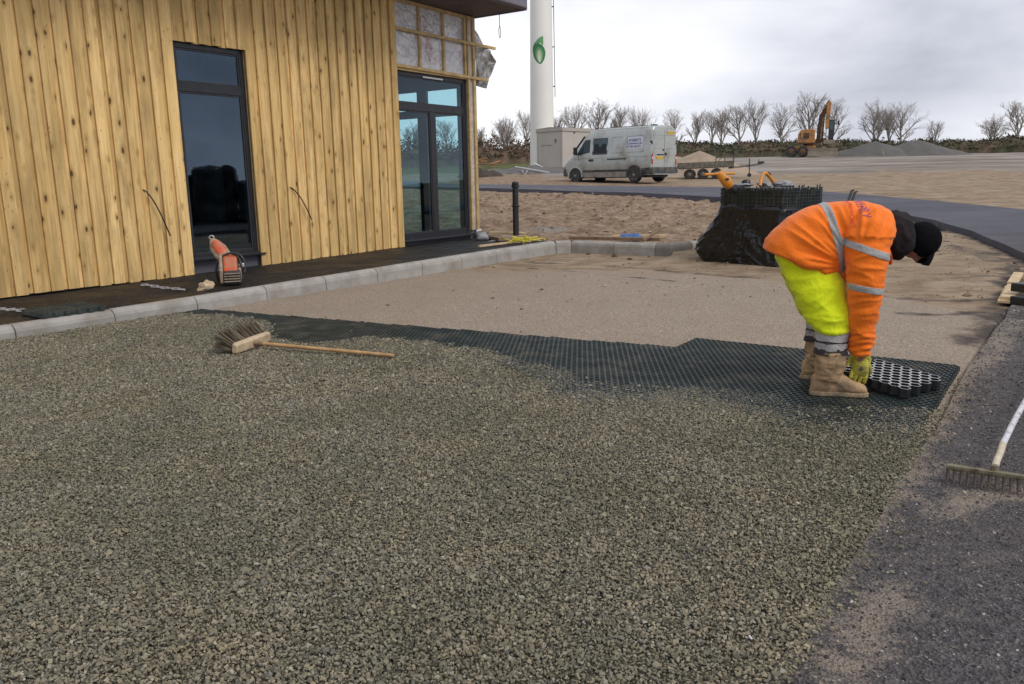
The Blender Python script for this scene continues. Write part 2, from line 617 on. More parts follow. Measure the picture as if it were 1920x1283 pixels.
def ground_mats():
    # open ground: compacted grit in the bay, packed dirt, churned red-brown soil, grey yard, grass
    m, k, b = mat('ground')
    co = obco(k)
    A = lambda nm: k.n('Attribute', attribute_name=nm).outputs['Fac']
    fine = k.noise(co, 130, 3, .7)
    vf = k.n('TexVoronoi', {'Vector': co, 'Scale': 105.0})
    grit = k.ramp(vf.outputs['Color'], [(.0, (.11, .082, .06)), (.35, (.28, .222, .168)), (.7, (.40, .33, .26)), (1, (.58, .50, .42))])
    grit = k.mix(k.ramp(k.noise(co, 1.3, 5), [(.35, .0), (.7, .5)]), grit, (.285, .228, .172))
    st = k.scale(co, (.9, 1.1, 1))
    d1 = k.noise(st, 1.9, 9, .68, .6)
    dirt = k.ramp(d1, [(.28, (.13, .092, .060)), (.42, (.245, .18, .118)), (.58, (.34, .26, .178)), (.75, (.42, .34, .25))])
    lump = k.noise(k.scale(co, (1, 1.3, 1)), 7, 7, .74)
    dirt = k.mix(k.ramp(lump, [(.56, 0), (.68, .8)]), dirt, (.12, .082, .05))
    pale = k.noise(k.scale(co, (.35, 1.3, 1)), 1.1, 4, .5, .4)
    dirt = k.mix(k.ramp(pale, [(.60, 0), (.70, .65)]), dirt, (.45, .37, .30))
    s1 = k.noise(co, 3.4, 10, .72, .4)
    soil = k.ramp(s1, [(.30, (.10, .066, .044)), (.45, (.225, .155, .103)), (.58, (.345, .255, .178)), (.74, (.43, .34, .255))])
    soil = k.mix(k.ramp(k.noise(co, 9, 7, .75), [(.52, 0), (.64, .85)]), soil, (.12, .075, .045))
    y1 = k.noise(k.scale(co, (.10, .30, 1)), 1.0, 7, .62, .5)
    yard = k.ramp(y1, [(.32, (.15, .125, .10)), (.5, (.265, .228, .195)), (.68, (.365, .325, .288))])
    yard = k.mix(k.ramp(k.noise(k.scale(co, (.25, 1.5, 1)), 1.2, 6, .65), [(.54, 0), (.66, .7)]), yard, (.14, .11, .08))
    gr = k.ramp(k.noise(co, 1.3, 7, .7), [(.3, (.05, .055, .02)), (.5, (.10, .115, .04)), (.7, (.20, .18, .09))])

    def soft(a, sc_, amt=.5):
        return k.ramp(k.math('ADD', a, k.math('MULTIPLY', k.math('SUBTRACT', k.noise(co, sc_, 6, .65), .5), amt)), [(.40, 0), (.60, 1)])
    c = k.mix(soft(A('m_grit'), 2.2, .7), dirt, grit)
    c = k.mix(soft(A('m_soil'), 1.2, .8), c, soil)
    c = k.mix(soft(A('m_yard'), .22, 1.5), c, yard)
    c = k.mix(soft(A('m_grass'), .4, .9), c, gr)
    c = k.mix(soft(A('m_dark'), 2.5, 1.0), c, (.085, .07, .06))
    h = k.math('ADD', k.math('MULTIPLY', vf.outputs['Distance'], .5), k.math('ADD', k.math('MULTIPLY', lump, 2.2), fine))
    bn = k.n('Bump', {'Strength': .55, 'Distance': .012, 'Height': h})
    put(k, b, col=c, rough=.93, normal=bn.outputs[0], spec=.15)

    # tarmac with sand trodden over it
    m, k, b = mat('tarmac')
    co = obco(k)
    v = k.n('TexVoronoi', {'Vector': co, 'Scale': 95.0})
    ag = k.ramp(v.outputs['Color'], [(0, (.040, .037, .040)), (.45, (.112, .104, .108)), (.8, (.185, .172, .172)), (.93, (.28, .25, .23)), (1, (.46, .41, .36))])
    bl = k.noise(co, 1.7, 7, .65)
    ag = k.mix(k.ramp(bl, [(.38, .0), (.66, .45)]), ag, (.165, .14, .138))
    ag = k.mix(k.ramp(k.noise(k.scale(co, (1, 1.8, 1)), 4.5, 9, .78), [(.50, 0), (.66, .65)]), ag, (.26, .225, .195))
    ag = k.mix(k.ramp(k.noise(co, 14, 6, .8), [(.54, 0), (.64, .75)]), ag, (.045, .039, .042))
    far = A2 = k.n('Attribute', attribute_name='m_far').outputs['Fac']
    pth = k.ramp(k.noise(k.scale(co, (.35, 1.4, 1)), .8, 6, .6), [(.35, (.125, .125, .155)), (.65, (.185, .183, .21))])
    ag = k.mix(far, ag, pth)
    sd_ = k.n('Attribute', attribute_name='m_sand').outputs['Fac']
    sn = k.math('ADD', k.math('MULTIPLY', k.noise(co, 6, 8, .72), .75), k.math('MULTIPLY', k.noise(co, 55, 3, .6), .35))
    sf = k.ramp(k.math('ADD', sd_, k.math('MULTIPLY', k.math('SUBTRACT', sn, .55), 1.9)), [(.36, 0), (.64, .9)])
    sand = k.ramp(k.noise(co, 160, 2, .7), [(.3, (.29, .23, .175)), (.7, (.50, .42, .34))])
    c = k.mix(sf, ag, sand)
    h = k.math('ADD', k.math('MULTIPLY', v.outputs['Distance'], 1.0), k.math('MULTIPLY', k.noise(co, 40, 5, .7), 1.5))
    bn = k.n('Bump', {'Strength': 1.0, 'Distance': .022, 'Height': h})
    rg = k.ramp(bl, [(.3, .62), (.7, .9)])
    put(k, b, col=c, rough=rg, normal=bn.outputs[0], spec=.3)

    # black damp pavement strip
    m, k, b = mat('pavement')
    co = obco(k)
    c = k.ramp(k.noise(co, 3, 8, .7), [(.3, (.007, .007, .008)), (.55, (.015, .013, .013)), (.75, (.036, .030, .026))])
    c = k.mix(k.ramp(k.noise(co, 9, 7, .75), [(.62, 0), (.76, .7)]), c, (.13, .10, .075))
    v = k.n('TexVoronoi', {'Vector': co, 'Scale': 70.0})
    c = k.mix(k.math('MULTIPLY', k.math('GREATER_THAN', k.n('SeparateColor', {0: v.outputs['Color']}).outputs[0], .93), .5), c, (.16, .14, .12))
    bn = k.n('Bump', {'Strength': .8, 'Distance': .015, 'Height': k.noise(co, 45, 6, .75)})
    put(k, b, col=c, rough=k.ramp(k.noise(co, 2, 4), [(.3, .45), (.7, .85)]), normal=bn.outputs[0], spec=.3)

    # stones of the gravel: each stone its own colour
    m, k, b = mat('stone')
    rnd = k.n('NewGeometry').outputs['Random Per Island']
    co = obco(k)
    c = k.ramp(rnd, [(0, (.065, .061, .047)), (.14, (.13, .122, .088)), (.36, (.225, .198, .135)), (.62, (.335, .285, .192)), (.82, (.41, .34, .23)), (.92, (.16, .165, .15)), (1, (.56, .50, .40))])
    big = k.noise(co, .85, 5, .6, .3)
    c = k.mix(k.ramp(big, [(.42, 0), (.58, .85)]), c, k.mix(1.0, c, (.66, .70, .68), 'MULTIPLY'))
    c = k.mix(k.ramp(k.noise(co, 1.7, 4, .6), [(.45, 0), (.68, .6)]), c, k.mix(1.0, c, (1.18, 1.07, .88), 'MULTIPLY'))
    c = k.mix(.35, c, k.ramp(k.noise(co, 120, 3), [(.3, (.10, .10, .08)), (.7, (.32, .30, .24))]))
    put(k, b, col=c, rough=.9, spec=.2)
    m, k, b = mat('gravel_bed')
    v = k.n('TexVoronoi', {'Vector': obco(k), 'Scale': 48.0})
    c = k.ramp(v.outputs['Color'], [(0, (.05, .046, .035)), (.5, (.115, .104, .075)), (1, (.20, .178, .125))])
    bn = k.n('Bump', {'Strength': 1.0, 'Distance': .02, 'Height': v.outputs['Distance']}, invert=True)
    put(k, b, col=c, rough=.95, normal=bn.outputs[0], spec=.1)


ground_mats()


# ------------------------------------------------------------------ ground
def inside(px, py, poly):
    r = np.zeros(len(px), bool)
    n = len(poly)
    for i in range(n):
        x1, y1 = poly[i][0], poly[i][1]
        x2, y2 = poly[(i + 1) % n][0], poly[(i + 1) % n][1]
        if y1 == y2:
            continue
        c = ((y1 > py) != (y2 > py)) & (px < (x2 - x1) * (py - y1) / (y2 - y1) + x1)
        r ^= c
    return r


def seg_dist(px, py, line):
    d = np.full(len(px), 1e9)
    for a, b in zip(line[:-1], line[1:]):
        ax, ay, bx, by = a[0], a[1], b[0], b[1]
        L2 = (bx - ax) ** 2 + (by - ay) ** 2 + 1e-9
        t = np.clip(((px - ax) * (bx - ax) + (py - ay) * (by - ay)) / L2, 0, 1)
        d = np.minimum(d, np.hypot(px - ax - t * (bx - ax), py - ay - t * (by - ay)))
    return d


ROAD_IN = [(-7.5, 38), (-1.6, 30.6), (0.83, 28.1), (2.44, 25.7), (4.66, 24.1), (5.87, 22.9), (7.07, 21.7), (8.16, 20.4), (8.85, 18.7),
           (9.0, 17.2), (8.85, 15.4), (8.35, 13.3), (7.5, 11.2), (6.4, 9.7), (5.45, 8.5), (4.61, 7.37), (3.9, 6.42), (3.207, 5.471),
           (2.616, 4.61), (1.494, 3.06), (.638, 1.90), (-1.6, -1.3)]
ROAD_OUT = [(-1, -4), (6, -4), (14, 0), (16, 7), (14.5, 13.5), (12.0, 18.7), (11.1, 20.9), (10.2, 22.6), (9.07, 24.5), (7.08, 27.3), (2.9, 31.0), (-1.6, 36.2), (-7, 44)]
ROAD = ROAD_IN + ROAD_OUT

GRIT_EDGE = [g(x, y, -.03) for x, y in [(700, 520), (800, 512), (1100, 507), (1300, 512), (1450, 525), (1600, 542), (1750, 572), (1900, 610)]]
_gx, _gy = [p.x for p in GRIT_EDGE], [p.y for p in GRIT_EDGE]


TRACKS = [([g(x, y, -.03) for x, y in pl], w) for pl, w in (
    ([(1000, 492), (1150, 500), (1300, 512), (1420, 521)], .16), ([(960, 500), (1100, 512), (1290, 530)], .10),
    ([(1500, 545), (1650, 556), (1780, 566), (1880, 560)], .15), ([(1660, 520), (1760, 525), (1880, 515)], .12), ([(1700, 588), (1790, 590), (1880, 580)], .14),
    ([(1780, 470), (1850, 478), (1895, 500), (1900, 560)], .30))]


def N3(x, y, z, s):
    return noise.noise(Vector((x * s, y * s, z)))


def make_ground():
    rows = [-6.0]
    while rows[-1] < 430:
        rows.append(rows[-1] + (.05 if 13.2 < rows[-1] < 16.2 else .0078 * (rows[-1] + 8.0)))
    tt = np.concatenate([np.linspace(-1.5, -.13, 70), np.linspace(-.12, .62, 400), np.linspace(.63, 1.75, 60)])
    nt = len(tt)
    X, Y, Z, lump = [], [], [], []
    for y in rows:
        for t in tt:
            x = (y + 8) * t
            z = T(x, y)
            u, n = to_site(x, y)
            if y < 14 and -9 < n < 10:
                a = .006 * N3(x, y * 1.8, 1, 1.4) + (.004 * N3(x * .6, y * 2, 2, 5) if y > 8.5 else 0)
                if y > 9 and n > 2.1 and u > .5:
                    a += .012 * N3(x * .35, y * 1.3, 5, 1.5)
                z += a
            elif y < 27 and (n > 1.8 or u > 7.4) and x < 9:
                k = sst(15.6, 17.3, y)
                z += k * (.10 * N3(x * .7, y, 3, .9) + .07 * N3(x * .9, y * 1.2, 4, 2.4) + .045 * N3(x, y * 1.2, 5, 5))
            elif y > 27:
                z += .05 * N3(x * .5, y, 6, .5) + .03 * N3(x * .4, y, 7, 1.6)
            X.append(x); Y.append(y); Z.append(z)
    X, Y, Z = np.array(X), np.array(Y), np.array(Z)
    # keep the open ground under the laid surfaces
    ir = inside(X, Y, ROAD)
    Z[ir] -= .07
    nr = len(rows)
    i = np.arange(nr - 1)[:, None] * nt + np.arange(nt - 1)[None, :]
    F = np.stack([i, i + 1, i + nt + 1, i + nt], -1).reshape(-1, 4)
    me = bpy.data.meshes.new('ground')
    me.from_pydata(np.stack([X, Y, Z], 1).tolist(), [], F.tolist())
    me.materials.append(M['ground'])
    me.polygons.foreach_set('use_smooth', [True] * len(me.polygons))
    U = (X - B0.x) * BU.x + (Y - B0.y) * BU.y
    Nn = (X - B0.x) * BN.x + (Y - B0.y) * BN.y
    yb = np.interp(X, _gx, _gy)
    def att(nm, v):
        me.attributes.new(nm, 'FLOAT', 'POINT').data.foreach_set('value', np.clip(v, 0, 1).astype(np.float32))
    att('m_grit', .5 + (yb - Y) * .32)
    soil = (1 / (1 + np.exp(-(Y - 15.1) * 2))) * (1 / (1 + np.exp((X - 7.2) * 1.2))) * ((Nn > 1.0) | (U > 7.2))
    att('m_soil', soil * 1.0)
    _p = g(1040, 436, .2)
    att('m_yard', np.clip((Y - 33) / 22, 0, 1) * np.clip((X / np.maximum(Y, 1) - .02) / .03, 0, 1) + .55 * np.exp(-(((X - _p.x) / 1.0) ** 2 + ((Y - _p.y) / .9) ** 2)))
    att('m_grass', np.clip((Y - 50) / 5, 0, 1) * np.clip((.045 - X / np.maximum(Y, 1)) / .03, 0, 1) + np.clip((Y - np.interp(X, [12, 20, 33, 45, 60], [76, 88, 96, 94, 98])) / 4, 0, 1)
        + np.clip((-X - 12) / 3, 0, 1))
    d = seg_dist(X, Y, ROAD_IN[7:17])
    dk = .62 - d / 1.3
    for ln, w in TRACKS:
        dk = np.maximum(dk, .53 - .22 * (seg_dist(X, Y, ln) / w) ** 2)
    att('m_dark', dk)
    return tag(link('ground', me), kind='structure')


def sheet(name, poly, h, mat_, step, kind='structure', skirt=.25, attrs=(), near=None):
    """a laid surface: polygon filled with points that follow the ground"""
    xs, ys = [p[0] for p in poly], [p[1] for p in poly]
    border = []
    for i, p in enumerate(poly):
        q = poly[(i + 1) % len(poly)]
        L = math.hypot(q[0] - p[0], q[1] - p[1])
        k = max(1, int(L / .5))
        for j in range(k):
            w = .0 if L < .3 else .02
            border.append((p[0] + (q[0] - p[0]) * j / k + random.uniform(-w, w), p[1] + (q[1] - p[1]) * j / k + random.uniform(-w, w)))
    GX, GY = np.meshgrid(np.arange(min(xs), max(xs), step), np.arange(min(ys), max(ys), step))
    GX, GY = GX.ravel() + RNG.uniform(-.2, .2, GX.size) * step, GY.ravel() + RNG.uniform(-.2, .2, GX.size) * step
    keep = inside(GX, GY, border)
    if near:
        keep &= (RNG.random(GX.size) < np.clip(near / np.maximum(GY, .1), .08, 1) ** 1.5)
    pts = border + list(zip(GX[keep].tolist(), GY[keep].tolist()))
    n = len(border)
    r = delaunay_2d_cdt([Vector(p) for p in pts], [], [list(range(n))], 1, 1e-5)
    vs = [(p.x, p.y, h(p.x, p.y)) for p in r[0]]
    bm = bmesh.new()
    bv = [bm.verts.new(p) for p in vs]
    for f in r[2]:
        try:
            bm.faces.new([bv[i] for i in f])
        except ValueError:
            pass
    bmesh.ops.recalc_face_normals(bm, faces=bm.faces)
    if bm.faces and sum(f.normal.z for f in bm.faces) < 0:
        bmesh.ops.reverse_faces(bm, faces=bm.faces)
    if skirt:
        be = [e for e in bm.edges if len(e.link_faces) == 1]
        ex = bmesh.ops.extrude_edge_only(bm, edges=be)
        for v in ex['geom']:
            if isinstance(v, bmesh.types.BMVert):
                v.co.z -= skirt
    me = bpy.data.meshes.new(name)
    bm.to_mesh(me)
    bm.free()
    me.materials.append(mat_)
    P = np.array([v.co for v in me.vertices])
    for nm, fn in attrs:
        me.attributes.new(nm, 'FLOAT', 'POINT').data.foreach_set('value', np.clip(fn(P[:, 0], P[:, 1]), 0, 1).astype(np.float32))
    return tag(link(name, me), kind=kind)


make_ground()


def road_h(x, y):
    k = sst(8.5, 13, y)
    return T(x, y) + .03 + .075 * k + .006 * N3(x, y, 9, .8)


SAND_LINES = [([g(x, y) for x, y in [(1560, 1283), (1590, 1240), (1625, 1170), (1650, 1130), (1690, 1110)]], .085),
              ([g(x, y) for x, y in [(1470, 1240), (1520, 1225), (1560, 1240)]], .05),
              ([g(x, y) for x, y in [(1815, 690), (1760, 790), (1690, 890), (1640, 960)]], .09),
              ([g(x, y) for x, y in [(1760, 960), (1850, 930), (1930, 925)]], .10),
              ([g(x, y) for x, y in [(1690, 900), (1740, 880)]], .10),
              ([g(x, y) for x, y in [(1890, 640), (1815, 700)]], .12),
              ([g(x, y) for x, y in [(1900, 600), (1860, 650)]], .14)]


def road_sand(X, Y):
    v = np.zeros(len(X))
    for ln, w in SAND_LINES:
        d = seg_dist(X, Y, ln)
        v = np.maximum(v, .72 - .35 * d / w)
    d = seg_dist(X, Y, ROAD_IN[12:])
    v = np.maximum(v, .44 - .25 * d / .2)
    return v


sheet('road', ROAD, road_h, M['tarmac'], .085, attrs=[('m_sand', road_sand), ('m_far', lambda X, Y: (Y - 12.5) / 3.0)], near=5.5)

# pavement in front of the building; it and the kerb rise a little towards the far end
def KRISE(u):
    return .078 * sst(-3.0, 5.5, u)


PAVE = [site(u, n) for u, n in [(-13, -.15), (6.9, -.15), (6.95, .4), (6.75, 1.2), (6.25, 1.86), (-13, 1.86)]]
sheet('pavement', [(p.x, p.y) for p in PAVE], lambda x, y: .112 + KRISE(to_site(x, y)[0]) + .008 * N3(x, y, 1, 2.5) + .006 * N3(x, y, 2, 9), M['pavement'], .10)


# kerb: half-battered stones laid end to end
def make_kerb():
    mb = MB()
    prof = [(0, -.14), (0, .055), (.012, .085), (.05, .117), (.062, .121), (.135, .121), (.135, -.14)]   # (depth from the front, height)

    def stone(a, b, out, drop=(0, 0), mi=0):
        a, b, out = Vector(a), Vector(b), Vector(out)
        d = (b - a).normalized()
        j = random.uniform(-.003, .003)
        rings = []
        for p, dz in ((a + d * .004, drop[0]), (b - d * .004, drop[1])):
            dz += KRISE(to_site(p.x, p.y)[0])
            rings.append([p - out * (q[0] + j) + Vector((0, 0, q[1] + (dz if q[1] > .06 else (dz * .8 if q[1] > 0 else 0)) + j)) for q in prof])
        mb.loft(rings, True, mi)
    s0, L = 6.25, .945
    k = 0
    while s0 - L * k > -12:
        u1 = s0 - L * k
        stone(site(u1 - L, 2.0), site(u1, 2.0), BN)
        k += 1
    # the corner and the short return along the end of the bay
    A, Bq, Cq = site(6.25, 2.0), site(6.47, 2.2), site(6.52, 3.05)
    D, E_, F_ = site(6.55, 3.86), site(6.62, 4.12), site(7.2, 4.30)
    G_, H_ = site(8.1, 4.34), site(9.0, 4.36)
    for i, (p, q) in enumerate([(A, Bq), (Bq, Cq), (Cq, D), (D, E_), (E_, F_), (F_, G_), (G_, H_)]):
        d = (q - p).normalized()
        out = Vector((d.y, -d.x, 0))
        stone(p, q, out, (0, 0) if i < 5 else (0, -.05), 1 if i in (3, 4) else 0)
    return tag(mb.build('kerb', [M['concrete'], M['concrete_dark']], bevel=.008), kind='structure')


make_kerb()


# ------------------------------------------------------------------ gravel and laid grid
def grid_front(n):      # far edge of the laid grid, as distance along the bay
    n = np.asarray(n, float)
    a = np.interp(n, [2, 7.36], [-1.30, -.57])
    return np.where(n < 7.36, a, -.13)


_GE = [(1.9, -1.56), (2.7, -1.42), (3.2, -1.40), (3.6, -1.55), (4.0, -1.9), (4.36, -2.02), (4.6, -1.96), (4.84, -1.50), (5.42, -1.405), (5.88, -1.396), (6.41, -1.55),
       (6.95, -1.64), (7.28, -1.90), (7.71, -1.727), (8.02, -1.572), (8.45, -1.592), (8.82, -1.651), (9.04, -1.557), (9.4, -1.385)]


def gravel_front(n):
    return np.interp(n, [p[0] for p in _GE], [p[1] for p in _GE])


bed = [site(u, n) for u, n in [(-13, 2.0), (-1.75, 2.0)]] + [site(float(gravel_front(n)) - .12, n) for n in np.arange(2.2, 9.3, .2)] + [site(-1.6, 9.36), site(-13, 9.36)]
sheet('gravel_bed', [(p.x, p.y) for p in bed], lambda x, y: -.012, M['gravel_bed'], 1.0, skirt=.02)


def stone_mesh(name, X, Y, zc, size, flat, tilt, mt):
    n = len(X)
    base = np.array([[-1, -1, -1], [1, -1, -1], [1, 1, -1], [-1, 1, -1], [-1, -1, 1], [1, -1, 1], [1, 1, 1], [-1, 1, 1]], float)
    V = base[None] * RNG.uniform(.55, 1.0, (n, 8, 3))
    V *= (size[:, None] * np.stack([RNG.uniform(.75, 1.3, n), RNG.uniform(.6, 1.0, n), RNG.uniform(flat[0], flat[1], n)], 1))[:, None, :]
    q = RNG.normal(size=(n, 4))
    q[:, 1:3] *= tilt                                      # mostly lying flat
    q /= np.linalg.norm(q, axis=1)[:, None]
    w, x, y, z = q.T
    R = np.stack([1 - 2 * (y * y + z * z), 2 * (x * y - z * w), 2 * (x * z + y * w), 2 * (x * y + z * w), 1 - 2 * (x * x + z * z), 2 * (y * z - x * w),
                  2 * (x * z - y * w), 2 * (y * z + x * w), 1 - 2 * (x * x + y * y)], 1).reshape(n, 3, 3)
    V = np.einsum('nij,nkj->nki', R, V)
    V += np.stack([X, Y, zc], 1)[:, None, :]
    quads = np.array([[0, 3, 2, 1], [4, 5, 6, 7], [0, 1, 5, 4], [1, 2, 6, 5], [2, 3, 7, 6], [3, 0, 4, 7]])
    F = (quads[None] + (np.arange(n) * 8)[:, None, None]).reshape(-1)
    me = bpy.data.meshes.new(name)
    me.vertices.add(n * 8)
    me.vertices.foreach_set('co', V.reshape(-1).astype(np.float32))
    me.loops.add(len(F))
    me.loops.foreach_set('vertex_index', F.astype(np.int32))
    me.polygons.add(n * 6)
    me.polygons.foreach_set('loop_start', (np.arange(n * 6) * 4).astype(np.int32))
    me.update(calc_edges=True)
    me.validate()
    me.shade_flat()
    me.materials.append(mt)
    print('stones', n)
    return tag(link(name, me), kind='stuff')


def make_stones():
    pts = []
    for y0, y1, s in ((1.45, 3.2, .0092), (3.2, 5.0, .0100), (5.0, 9.6, .0122)):
        GX, GY = np.meshgrid(np.arange(-7, 4, s), np.arange(y0, y1, s))
        GX = GX.ravel() + RNG.uniform(-.5, .5, GX.size) * s
        GY = GY.ravel() + RNG.uniform(-.5, .5, GY.size) * s
        pts.append(np.stack([GX, GY], 1))
    P = np.concatenate(pts)
    X, Y = P[:, 0], P[:, 1]
    U = (X - B0.x) * BU.x + (Y - B0.y) * BU.y
    Nn = (X - B0.x) * BN.x + (Y - B0.y) * BN.y
    wob = np.array([noise.noise(Vector((x * 5, y * 5, 0))) + .6 * noise.noise(Vector((x * 17, y * 17, 3))) for x, y in P.tolist()])
    d = gravel_front(Nn) + .10 * wob - U                  # >0: on the gravel side
    edge_n = np.minimum(Nn - 2.03, 9.37 + .035 * wob - Nn)
    inframe = (X > -.66 * (Y + .6) - 1.0) & (X < .70 * Y + 1.0)
    prob = np.where(d > .06, .93, np.where(d > -.05, .55, np.where(d > -.22, .16 * np.exp((d + .05) / .09) + .012, .0012)))
    front = grid_front(Nn) - U
    keep = (RNG.random(len(X)) < prob) & (edge_n > -.012) & inframe & (front > -.2)
    # a few strays on the tarmac edge
    stray = (edge_n < 0) & (edge_n > -.35) & (Nn > 5) & inframe & (RNG.random(len(X)) < .16 * np.exp(edge_n / .06)) & (U < -.3)
    keep |= stray
    X, Y, d, edge_n = X[keep], Y[keep], d[keep], edge_n[keep]
    n = len(X)
    size = RNG.gamma(7, 1 / 7, n) * .0050
    size = np.clip(size, .0025, .0125) * np.where(Y > 5.0, 1.28, np.where(Y > 3.2, 1.08, 1.0))
    zc = RNG.uniform(-.0055, .0045, n) + .006 * np.array([noise.noise(Vector((a * 1.3, b * 1.3, 7))) for a, b in zip(X, Y)])
    show = (Nn[keep] > 6.3) * np.clip((Nn[keep] - 6.3) / 1.2, 0, 1) * np.clip((.52 - d) / .3, 0, 1)
    zc = zc - .0085 * show
    zc = np.where(d > 0, zc, zc - .012)
    zc = np.where(edge_n < -.02, .008, zc)
    return stone_mesh('gravel', X, Y, zc, size, (.28, .62), .42, M['stone'])


make_stones()


def make_chips():
    """loose chips and worn aggregate over the near tarmac"""
    n = 90000
    Y = 1.6 + 6.2 * RNG.random(n) ** 1.25
    X = RNG.uniform(.2, 6.5, n)
    Nn = (X - B0.x) * BN.x + (Y - B0.y) * BN.y
    d = Nn - 9.38
    keep = (d > .015) & (X < .72 * Y + .8) & (RNG.random(n) < .55 + .45 * np.exp(-d / .15))
    X, Y = X[keep], Y[keep]
    n = len(X)
    zc = np.array([road_h(a, b) for a, b in zip(X.tolist(), Y.tolist())]) + .0005
    size = np.clip(RNG.gamma(4, .25, n) * .0030, .0012, .0085) * np.where(Y > 4, 1.3, 1.0)
    stone_mesh('chippings', X, Y, zc, size, (.35, .75), .5, M['chip'])


_m, _k, _b = mat('chip')
_r = _k.n('NewGeometry').outputs['Random Per Island']
put(_k, _b, col=_k.ramp(_r, [(0, (.03, .028, .03)), (.35, (.075, .068, .072)), (.65, (.15, .138, .138)), (.85, (.26, .225, .19)), (1, (.48, .43, .37))]), rough=.9, spec=.2)
make_chips()


def hex_cells(mb, centres, R, t, z0, z1, top=0, side=0):
    """open hexagonal cells: wall tops and both faces of the walls"""
    a = [(cos(radians(60 * k)), sin(radians(60 * k))) for k in range(6)]
    for c in centres:
        x, y = c[0], c[1]
        dz = c[2] if len(c) > 2 else 0.0
        o = [(x + R * p[0], y + R * p[1]) for p in a]
        i = [(x + (R - t) * p[0], y + (R - t) * p[1]) for p in a]
        vs = [(*p, z1 + dz) for p in o] + [(*p, z1 + dz) for p in i] + [(*p, z0) for p in i] + [(*p, z0) for p in o]
        b = len(mb.v)
        mb.v += vs
        for k in range(6):
            j = (k + 1) % 6
            mb.f += [(b + k, b + j, b + 6 + j, b + 6 + k), (b + 6 + k, b + 6 + j, b + 12 + j, b + 12 + k), (b + 18 + k, b + 18 + j, b + j, b + k)]
            mb.mi += [top, side, side]
    return mb


def make_grid():
    R = .0265
    du, dn = R * 1.5, R * sqrt(3)
    cs = []
    i = 0
    u = -2.5
    while u < 0:
        n = 2.06 + (dn / 2 if i % 2 else 0)
        k = 0
        while n < 9.33:
            gf, bf = float(grid_front(n)), float(gravel_front(n))
            gf += .014 * ((k // 8) % 2)          # the edge steps in whole tiles
            if u < gf and u > bf - (.16 + .42 * min(1, max(0, (n - 6.3) / 1.2))):
                cs.append((u, n, .0015 * noise.noise(Vector((n * 2, u * 2, 0)))))
            n += dn
            k += 1
        u += du
        i += 1
    mb = hex_cells(MB(), cs, R, .0036, -.036, .0015)
    mb.v = [tuple(site(v[0], v[1], v[2])) for v in mb.v]
    o = mb.build('paving_grid', M['plastic_grid'], recalc=False)
    return tag(o, 'dark green plastic honeycomb paving grid laid across the bay, gravel swept over its near edge', 'paving grid')


make_grid()

# ------------------------------------------------------------------ building
RZB = pi / 2 - AZ
bld = thing('timber_building', 'new single storey building clad in knotty yellow boards with dark framed glazing', 'building', B0, RZB)


